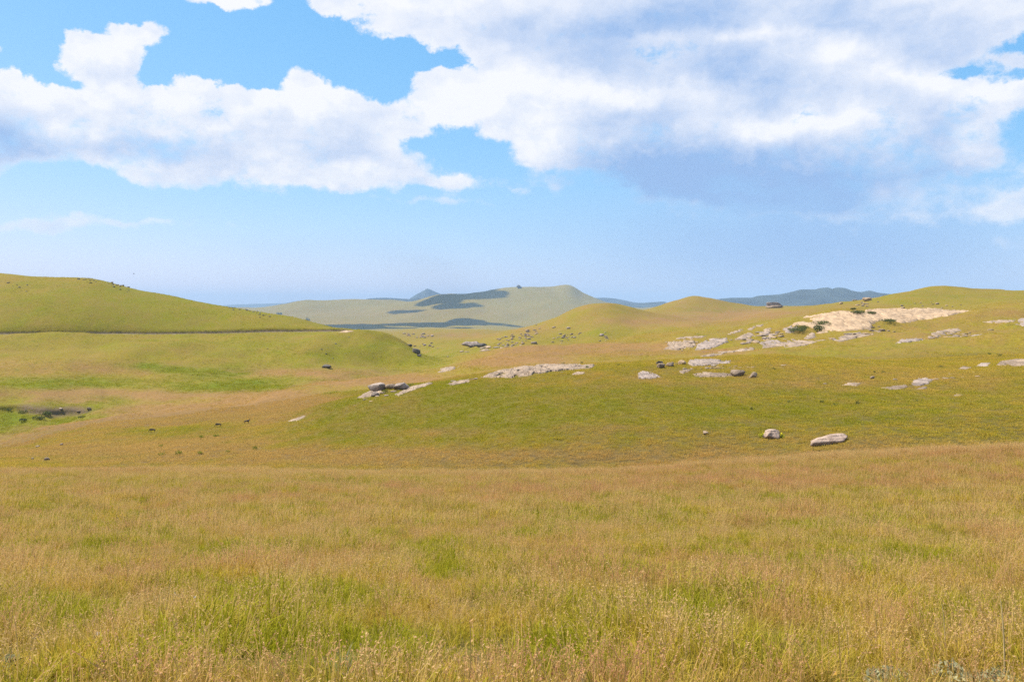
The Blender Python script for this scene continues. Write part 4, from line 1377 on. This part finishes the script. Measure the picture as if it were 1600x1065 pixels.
# tussocks hanging over the edge of the road cutting
jt = int(np.argmin(np.abs(rowK - KI['bank'])))
u = np.sort(RNG.uniform(cs[0], cs[-1], 900))
X = np.interp(u, cs, WX[jt, cs]) + RNG.normal(size=900) * .3
u2 = np.sort(RNG.uniform(cs[0], cs[-1], 700))
X2 = np.interp(u2, cs, WX[ja, cs])
Y2 = np.interp(u2, cs, WY[ja, cs]) - RNG.uniform(.2, 2.5, 700)
scatter('grass', far, X2, Y2, RNG.uniform(.5, 1.3, 700), 'grass along the lower verge of the hillside road', np.full(700, .7), np.full(700, .15))
Y = np.interp(u, cs, WY[jt, cs]) + RNG.normal(size=900) * .8
scatter('grass', far, X, Y, RNG.uniform(.6, 2.2, 900), 'dark tussocks along the top of the road cutting', np.full(900, .9), np.full(900, .1))

# ------------------------------------------------------------------ shrubs, tussocks, small plants
def leaf_cloud(n, rx, ry, rz, size, seed, lobes=5):
    rg = np.random.default_rng(seed)
    lc = np.stack([rg.uniform(-.6, .6, lobes) * rx, rg.uniform(-.5, .5, lobes) * ry, rg.uniform(.25, .65, lobes) * rz], -1)
    V, F = [], []
    for i in range(n):
        c = lc[rg.integers(lobes)]
        q = rg.normal(size=3)
        q /= np.linalg.norm(q)
        q *= rg.uniform(.55, 1.0)
        p = c + q * np.array([rx * .5, ry * .5, rz * .42])
        p[2] = max(p[2], 0.02 * rz)
        a = rg.normal(size=3)
        a /= np.linalg.norm(a)
        b = np.cross(a, rg.normal(size=3))
        b /= np.linalg.norm(b)
        s_ = size * rg.uniform(.6, 1.4)
        k0 = len(V)
        V += [tuple(p - a * s_), tuple(p + b * s_ * .45), tuple(p + a * s_), tuple(p - b * s_ * .45)]
        F.append((k0, k0 + 1, k0 + 2, k0 + 3))
    return V, F


def stem_mesh(n, rx, ry, rz, rad, seed):
    rg = np.random.default_rng(seed)
    V, F = [], []
    for i in range(n):
        e = np.array([rg.uniform(-.6, .6) * rx, rg.uniform(-.5, .5) * ry, rg.uniform(.5, .85) * rz])
        k0 = len(V)
        for t, r in ((-0.05, rad), (0.5, rad * .7), (1.0, rad * .3)):
            c = e * np.array([t ** 1.3 if t > 0 else 0, t ** 1.3 if t > 0 else 0, t])
            for j in range(4):
                V.append((c[0] + r * math.cos(j * 1.571), c[1] + r * math.sin(j * 1.571), c[2]))
        for q in range(2):
            for j in range(4):
                F.append((k0 + q * 4 + j, k0 + q * 4 + (j + 1) % 4, k0 + q * 4 + 4 + (j + 1) % 4, k0 + q * 4 + 4 + j))
    return V, F


def shrub(x, y, w, h, label, Yr, mat=None, n=260, seed=None, name='shrub', cat='shrub', leaf=None, parts=True, deep=0.8, group=None):
    X, Y, Z = spot(x, y, *Yr)
    s = Y / FPX
    rx, rz = w * s / 2, h * s
    seed = int(x * 3 + y) if seed is None else seed
    V, F = leaf_cloud(n, rx, rx * deep, rz, leaf or max(rx, rz) * 0.13, seed)
    if parts:
        root = bpy.data.objects.new(name, None)
        COL.objects.link(root)
        mesh_from('foliage', V, F, mat or M_LEAF, root, smooth=False)
        V, F = stem_mesh(7, rx, rx * deep, rz, rx * .03, seed)
        mesh_from('stem', V, F, M_STEM, root)
    else:
        root = mesh_from(name, V, F, mat or M_LEAF, smooth=False)
    root.location = (X, Y, Z - 0.02)
    tag(root, label, cat, group)
    return root


def ground_z_fix(o, dz):
    o.location.z += dz


SLAB = (405, 520)
for x, y, w, h, lab in (
    (1252, 517, 22, 11, 'olive bush in the hollow at the left end of the huge slab'), (1279, 509, 34, 10, 'dark bush running up the crack of the huge slab'), (1281, 524, 20, 13, 'dark rounded bush at the lower edge of the huge slab'),
    (1245, 528, 24, 9, 'olive bush lowest beside the round rock of the huge slab'), (1342, 491, 26, 7, 'olive bush on the top edge of the huge slab'), (1361, 492, 20, 6, 'dark bush touching the olive one on the top edge of slab'),
    (1391, 504, 30, 7, 'dark flat bush on the lower right side of the huge slab'), (1333, 484, 8, 3, 'tiny dark bush on the skyline of the huge slab')):
    o = shrub(x, y, w * 1.05, h * .72, lab, SLAB, n=620, deep=1.3, leaf=.30)
    o.location.z += 0.45
for x, y, w, h, lab in (
    (1209, 577, 9, 4, 'small dark bush in the grass right of the low rock row'), (1175, 651, 8, 5, 'small dark bush on the green slope above the rounded boulder'), (1305, 652, 8, 5, 'small dark bush above the long flat boulder, left one'),
    (1339, 663, 10, 7, 'brownish dark bush right above the long flat boulder'), (1234, 629, 10, 5, 'small dark bush higher on the green slope between boulder and ridge'), (1284, 629, 9, 5, 'small dark bush level with another to its left on mid slope'),
    (1433, 632, 8, 4, 'lone dark bush on the right part of the green slope'), (1364, 582, 8, 4, 'small dark bush above the tan strip near a tiny stone'), (1380, 583, 7, 4, 'small dark bush left of the stepped grey rock, uphill'),
    (880, 561, 8, 4, 'dark bush on the crest above the long pale pavement'), (909, 563, 9, 4, 'dark bush on the crest right above the pavement end'), (919, 576, 9, 6, 'green bush growing at the right end of the pavement'),
    (967, 571, 8, 4, 'dark bush on the crest between the pavement and grey rock'), (640, 603, 12, 5, 'green bush right of the dark-sided perched boulder'), (601, 614, 14, 7, 'green bush between the perched boulders'),
    (1470, 574, 9, 4, 'dark bush just left of the little pale stone on the crest'), (1562, 556, 10, 5, 'dark green bush above the broad tan slab'), (1545, 550, 9, 4, 'dark green bush uphill and left of the one above the tan slab')):
    shrub(x, y, w, h, lab, (120, 235), n=90, parts=False)
for x, y, w, h, lab in (
    (253, 711, 12, 6, 'bright green bush on the rusty spur, leftmost of the low row'), (280, 711, 11, 8, 'bright green bush on the rusty spur, tallest of the low row'), (311, 709, 13, 5, 'bright flat bush on the rusty spur, right in the low row'),
    (400, 702, 15, 7, 'bright green bush on the rusty spur toward the green slope'), (250, 698, 10, 5, 'bright green bush above the leftmost of the low row'), (317, 684, 14, 5, 'bright green bush midway up the rusty spur'),
    (340, 682, 14, 5, 'bright green bush next right of the one midway up the spur'), (357, 706, 9, 4, 'small bright bush between the low row and the green slope'), (520, 753, 22, 6, 'green reedy bush just before the first crest')):
    shrub(x, y, w, h, lab, (40, 240), M_LEAFB, n=110, parts=False)
for x, y, w, h, lab in ((70, 648, 26, 6, 'dark reeds under the stream bank'), (40, 658, 20, 5, 'dark reeds on the left of the stream hollow'), (35, 645, 16, 5, 'dark reeds near the left end of the stream bank'), (60, 655, 24, 6, 'grey-green reeds in the middle of the stream hollow'), (10, 640, 18, 4, 'dark reeds by the left picture edge above the hollow'), (130, 652, 16, 3, 'low dark reeds near the right end of the stream hollow')):
    shrub(x, y, w, h, lab, (285, 362), M_LEAF, n=120, parts=False, name='reed_clump', cat='reeds')
for x, y, w, h, lab in ((1191, 681, 12, 7, 'yellow-flowering plant at the left side of the rounded boulder'), (1221, 681, 11, 6, 'yellow-flowering plant at the right side of the rounded boulder'), (1310, 686, 10, 5, 'yellow-green plant behind the long flat boulder')):
    X, Y, Z = spot(x, y + 3, 85, 190)
    s_ = Y / FPX
    root = bpy.data.objects.new('flowering_plant', None)
    COL.objects.link(root)
    root.location = (X, Y + 0.2, Z)
    tag(root, lab, 'plant')
    V, F = leaf_cloud(110, w * s_ / 2, w * s_ / 2, h * s_, .10, int(x))
    mesh_from('foliage', V, F, M_LEAFB, root, smooth=False)
    V, F = leaf_cloud(110, w * s_ / 2, w * s_ / 2, h * s_ * 1.15, .10, int(x) + 1)
    mesh_from('flower_heads', V, F, M_YELLOW, root, smooth=False)


def tussock(x, y, w, h, label, g, r, n=170, seed=1, lean=.45, stalks=0, wind=WIND, width=None, name='grass_tussock', mat=None):
    X, Y, Z = spot(x, y, 1, 60)
    s = Y / FPX
    o = make_tuft(name, seed, n, h * s * .55, h * s * 1.15, w * s * .38, lean, width or max(.006, 1.4 * s * .8), 4, stalks=stalks, sh=(h * s, h * s * 1.4), wind=wind)
    COL.objects.link(o)
    if mat:
        o.data.materials[0] = mat
    o.location = (X, Y, Z)
    o['green'] = float(g)
    o['rust'] = float(r)
    tag(o, label, 'grass tussock')
    return o


for i, (x, y, w, h, lab, g, r) in enumerate((
    (704, 878, 66, 34, 'bright green tussock standing out in the middle of the meadow', 1.1, 0), (684, 884, 34, 26, 'smaller green tussock at the left of the bright middle one', 1.0, 0), (1304, 1000, 50, 44, 'bright green tussock in the right foreground', 1.1, 0),
    (12, 925, 60, 36, 'dark green tussock at the left picture edge', 1.1, 0), (60, 915, 60, 34, 'green tussock right of the one at the left edge', 1.0, 0), (1010, 985, 60, 40, 'green tussock in the centre right foreground', 1.0, 0),
    (520, 935, 60, 36, 'green tussock left of centre in the foreground', 1.0, .0), (880, 955, 46, 30, 'pale green tussock right of centre', .9, .1), (620, 1045, 90, 60, 'broad green tussock at the bottom edge, left of centre', 1.0, 0),
    (400, 1000, 80, 46, 'yellow-green tussock near the bottom left', .8, 0), (950, 1062, 90, 60, 'green tussock cut by the bottom edge right of centre', .9, .1), (1080, 845, 60, 20, 'green tussock far out on the right meadow', .95, 0))):
    tussock(x, y, w, h, lab, g, r, seed=700 + i)
for i, (x, y, w, h, lab) in enumerate(((190, 1066, 130, 62, 'straw-coloured leaning tussock at the bottom left edge'), (262, 1060, 100, 60, 'straw tussock right beside the leaning bottom left one'), (120, 1072, 90, 50, 'pinkish straw tussock nearest the bottom left corner'),
                                       (1060, 925, 80, 40, 'pale straw tussock right of centre'), (1250, 1066, 110, 60, 'pale straw tussock at the bottom right'), (1390, 960, 110, 46, 'rusty brown tussock in the right foreground'))):
    tussock(x, y, w, h, lab, -0.2, .6, seed=740 + i, lean=.5, wind=(0.5, -0.05), stalks=8)


def stalk(x, y, h, label, mat, name='dry_stalk', cat='stalk', bend=(0.05, 0), rad=0.004, head=None, hsize=.02, Yr=(1, 60), hn=26):
    X, Y, Z = spot(x, y, *Yr)
    s = Y / FPX
    H = h * s
    V, F = [], []
    n = 9
    for i in range(n):
        t = i / (n - 1)
        c = (bend[0] * H * t ** 2.2, bend[1] * H * t ** 2, H * (t - 0.25 * abs(bend[0]) * t ** 4))
        r = rad * (1 - .55 * t)
        for j in range(5):
            V.append((c[0] + r * math.cos(j * 1.2566), c[1] + r * math.sin(j * 1.2566), c[2]))
    for i in range(n - 1):
        for j in range(5):
            F.append((i * 5 + j, i * 5 + (j + 1) % 5, i * 5 + 5 + (j + 1) % 5, i * 5 + 5 + j))
    root = bpy.data.objects.new(name, None)
    COL.objects.link(root)
    root.location = (X, Y, Z - .01)
    mesh_from('stem', V, F, mat if head is None else M_STRAW, root)
    if head is not None:
        V, F = leaf_cloud(hn, hsize, hsize, hsize * 1.5, hsize * .45, int(x), 2)
        V = [(p[0] + c[0], p[1] + c[1], p[2] + c[2] - hsize * .3) for p in V]
        mesh_from('flower_head', V, F, head, root, smooth=False)
    tag(root, label, cat)


stalk(113, 852, 26, 'upright dark brown stick in the left meadow', M_STEM, rad=.012, bend=(-.04, 0))
stalk(1572, 1010, 80, 'long pale grass stalk arching over at the right foreground', M_STRAW, bend=(-.8, 0), rad=.006)
stalk(1478, 1040, 100, 'straight pale stalk at the right foreground', M_STRAW, bend=(-.06, 0), rad=.006)
stalk(1570, 1062, 130, 'thick dry stem at the bottom right corner', M_STRAW, bend=(-.05, 0), rad=.008)
stalk(138, 1016, 30, 'drooping greyish seed head in the left foreground', M_STRAW, 'seed_head_stalk', 'flower', (.5, 0), .005, M_WHITE, .022)
stalk(272, 962, 34, 'stem with a pale pink bloom in the left foreground', M_STRAW, 'wild_flower', 'flower', (.03, 0), .004, M_WHITE, .026)
stalk(304, 958, 26, 'smaller pale bloom right of the pink one', M_STRAW, 'wild_flower', 'flower', (-.03, 0), .004, M_WHITE, .018)
stalk(113, 1030, 20, 'tiny yellow bloom low in the left foreground', M_STRAW, 'wild_flower', 'flower', (.05, 0), .004, M_YELLOW, .016)
stalk(1306, 1064, 14, 'tiny orange bloom at the bottom edge', M_STRAW, 'wild_flower', 'flower', (.05, 0), .004, M_ORANGE, .02)
stalk(1597, 1048, 16, 'tiny yellow bloom at the right picture edge', M_STRAW, 'wild_flower', 'flower', (.05, 0), .004, M_YELLOW, .018)
stalk(1222, 932, 26, 'small white bloom in the right meadow', M_STRAW, 'wild_flower', 'flower', (.05, 0), .004, M_WHITE, .018)
stalk(960, 735, 10, 'tall dark seed stalk breaking the near crest', M_STEM, rad=.03, Yr=(40, 90), bend=(.1, 0))
for x, y, w, h, lab in ((1530, 1062, 130, 30, 'silvery grey-leaved herb at the bottom right'), (1592, 975, 46, 22, 'silvery herb at the right edge higher up'), (1385, 1070, 90, 26, 'silvery herb left of the larger one at the bottom'), (6, 1052, 50, 28, 'whitish broad-leaved plant at the bottom left corner')):
    shrub(x, y, w, h, lab, (1, 40), M_SILVER, n=520, name='silver_herb', cat='herb', leaf=.028, deep=1.0)
tussock(538, 1062, 44, 60, 'grey-bladed tuft at the bottom edge left of centre', 0.2, 0, n=70, seed=790, mat=M_SILVER)

# ------------------------------------------------------------------ far trees, antelopes, a bird
for x, y, w, h, lab in ((436, 492.5, 9, 5.0, 'low dark tree clump beyond the skyline of the left hill'), (480, 504, 9, 9.5, 'rounder dark tree clump at the foot of the far hill')):
    X, Y, Z = spot(x, y, 6900, 10000)
    s_ = Y / FPX
    root = bpy.data.objects.new('tree', None)
    COL.objects.link(root)
    root.location = (X, Y, Z)
    tag(root, lab, 'tree')
    V, F = leaf_cloud(520, w * s_ / 2, w * s_ / 2, h * s_, 3.2, int(x), 6)
    mesh_from('crown', V, F, M_LEAF, root, smooth=False)
    V, F = stem_mesh(4, w * s_ / 3, w * s_ / 3, h * s_ * .7, .5, 3)
    mesh_from('trunk', V, F, M_STEM, root)


def antelope(x, y, label, flip=1, graze=True):
    X, Y, Z = spot(x, y, 120, 330)
    root = bpy.data.objects.new('antelope', None)
    COL.objects.link(root)
    root.location = (X, Y, Z)
    root.rotation_euler = (0, 0, (0 if flip > 0 else math.pi) + .35)
    root.scale = (.85, .85, .85)
    tag(root, label, 'antelope', 'antelopes on the spur')
    hd = [(.72, 0, .72, .10), (.86, 0, .42, .09), (.98, 0, .22, .06)] if graze else [(.66, 0, 1.15, .10), (.74, 0, 1.38, .09), (.92, 0, 1.32, .06)]
    P = [(-.55, 0, .86, .20), (-.15, 0, .84, .23), (.25, 0, .86, .25), (.52, 0, .98, .19)] + hd
    E = [(0, 1), (1, 2), (2, 3), (3, 4), (4, 5), (5, 6)]
    for bx, by, root_i in ((-.52, .13, 0), (-.52, -.13, 0), (.36, .12, 2), (.36, -.12, 2)):
        k0 = len(P)
        P += [(bx, by, .58, .10), (bx - (.07 if root_i == 0 else 0), by, .34, .05), (bx, by, 0.02, .045)]
        E += [(root_i, k0), (k0, k0 + 1), (k0 + 1, k0 + 2)]
    k0 = len(P)
    P += [(-.78, 0, .84, .05), (-.84, 0, .45, .035)]
    E += [(0, k0), (k0, k0 + 1)]
    me = bpy.data.meshes.new('body')
    me.from_pydata([p[:3] for p in P], E, [])
    me.materials.append(M_FUR)
    ob = bpy.data.objects.new('body', me)
    COL.objects.link(ob)
    ob.parent = root
    ob.modifiers.new('skin', 'SKIN')
    for i, sv in enumerate(me.skin_vertices[0].data):
        sv.radius = (P[i][3], P[i][3])
        sv.use_root = (i == 0)
    sb = ob.modifiers.new('smooth', 'SUBSURF')
    sb.levels = sb.render_levels = 1
    hx, hz_ = hd[1][0], hd[1][2]
    for sg in (-1, 1):
        V, F = [], []
        for t in np.linspace(0, 1, 5):
            r = .022 * (1 - .8 * t)
            for j in range(5):
                V.append((hx - .02 - .16 * t * t + r * math.cos(j * 1.2566), sg * (.05 + .10 * t) + r * math.sin(j * 1.2566), hz_ + .06 + .38 * t))
        for i in range(4):
            for j in range(5):
                F.append((i * 5 + j, i * 5 + (j + 1) % 5, i * 5 + 5 + (j + 1) % 5, i * 5 + 5 + j))
        mesh_from('horn', V, F, M_HORN, root)


antelope(238, 675.5, 'dark antelope standing alone at the left on the rusty spur', -1)
antelope(341, 667, 'dark grazing antelope in the middle of the rusty spur', -1)
antelope(386, 662, 'dark antelope nearest the green slope, head up', 1, False)

bV = [(-.28, 0, 0), (-.12, .05, .03), (-.12, -.05, .03), (-.12, 0, -.05), (.16, .05, .03), (.16, -.05, .03), (.16, 0, -.05), (.30, 0, .02)]
bF = [(0, 2, 1), (0, 1, 3), (0, 3, 2), (1, 2, 5, 4), (2, 3, 6, 5), (3, 1, 4, 6), (4, 5, 7), (5, 6, 7), (6, 4, 7)]
bird = mesh_from('bird', bV, bF, M_BIRD)
for sg in (-1, 1):
    mesh_from('wing', [(.10, sg * .04, .02), (-.10, sg * .04, .02), (.06, sg * .34, .10), (-.10, sg * .32, .09), (-.12, sg * .62, .04), (.0, sg * .2, .09)], [(0, 5, 3, 1), (0, 2, 3, 5), (2, 4, 3)], M_BIRD, bird)
bird.location = ((209 - 800) / FPX * 210, 210, (HOR - 427.5) / FPX * 210)
bird.rotation_euler = (0, 0, 0.5)
tag(bird, 'small dark bird gliding above the left hill', 'bird')

# ------------------------------------------------------------------ clouds passing overhead, above the picture; their shade falls on the far hill
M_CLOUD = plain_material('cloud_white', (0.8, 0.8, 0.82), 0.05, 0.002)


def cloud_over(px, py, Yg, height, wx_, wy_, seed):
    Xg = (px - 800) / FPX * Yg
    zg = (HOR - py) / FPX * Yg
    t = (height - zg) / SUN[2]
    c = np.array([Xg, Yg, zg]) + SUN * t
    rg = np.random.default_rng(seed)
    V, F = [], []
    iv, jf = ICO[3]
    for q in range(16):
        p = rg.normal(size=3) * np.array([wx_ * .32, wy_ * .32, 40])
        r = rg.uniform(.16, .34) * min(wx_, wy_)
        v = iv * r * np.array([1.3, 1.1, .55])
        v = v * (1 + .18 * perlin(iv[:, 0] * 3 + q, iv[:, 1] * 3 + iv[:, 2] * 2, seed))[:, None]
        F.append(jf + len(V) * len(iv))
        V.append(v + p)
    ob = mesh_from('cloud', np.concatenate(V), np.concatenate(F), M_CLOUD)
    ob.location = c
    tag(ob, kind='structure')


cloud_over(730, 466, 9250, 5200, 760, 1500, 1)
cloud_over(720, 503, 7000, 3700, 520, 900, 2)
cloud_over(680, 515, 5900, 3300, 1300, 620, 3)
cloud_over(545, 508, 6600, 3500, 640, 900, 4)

# ------------------------------------------------------------------ haze
zlo, zhi = float(TZ.min()) - 1, 560.0
bm = bmesh.new()
bmesh.ops.create_cube(bm, size=1)
me = bpy.data.meshes.new('haze')
bm.to_mesh(me)
bm.free()
hz = bpy.data.objects.new('haze', me)
hz.scale = (80000, 80000, zhi - zlo)
hz.location = (0, 0, (zhi + zlo) / 2)
COL.objects.link(hz)
m, T, out = new_mat('haze_air')
pv = T.node('ShaderNodeVolumePrincipled')
pv.inputs['Color'].default_value = (0.47, 0.675, 0.925, 1)
pv.inputs['Density'].default_value = 0.000048
pv.inputs['Anisotropy'].default_value = 0.0
T.l.new(pv.outputs[0], out.inputs['Volume'])
me.materials.append(m)
tag(hz, kind='stuff')
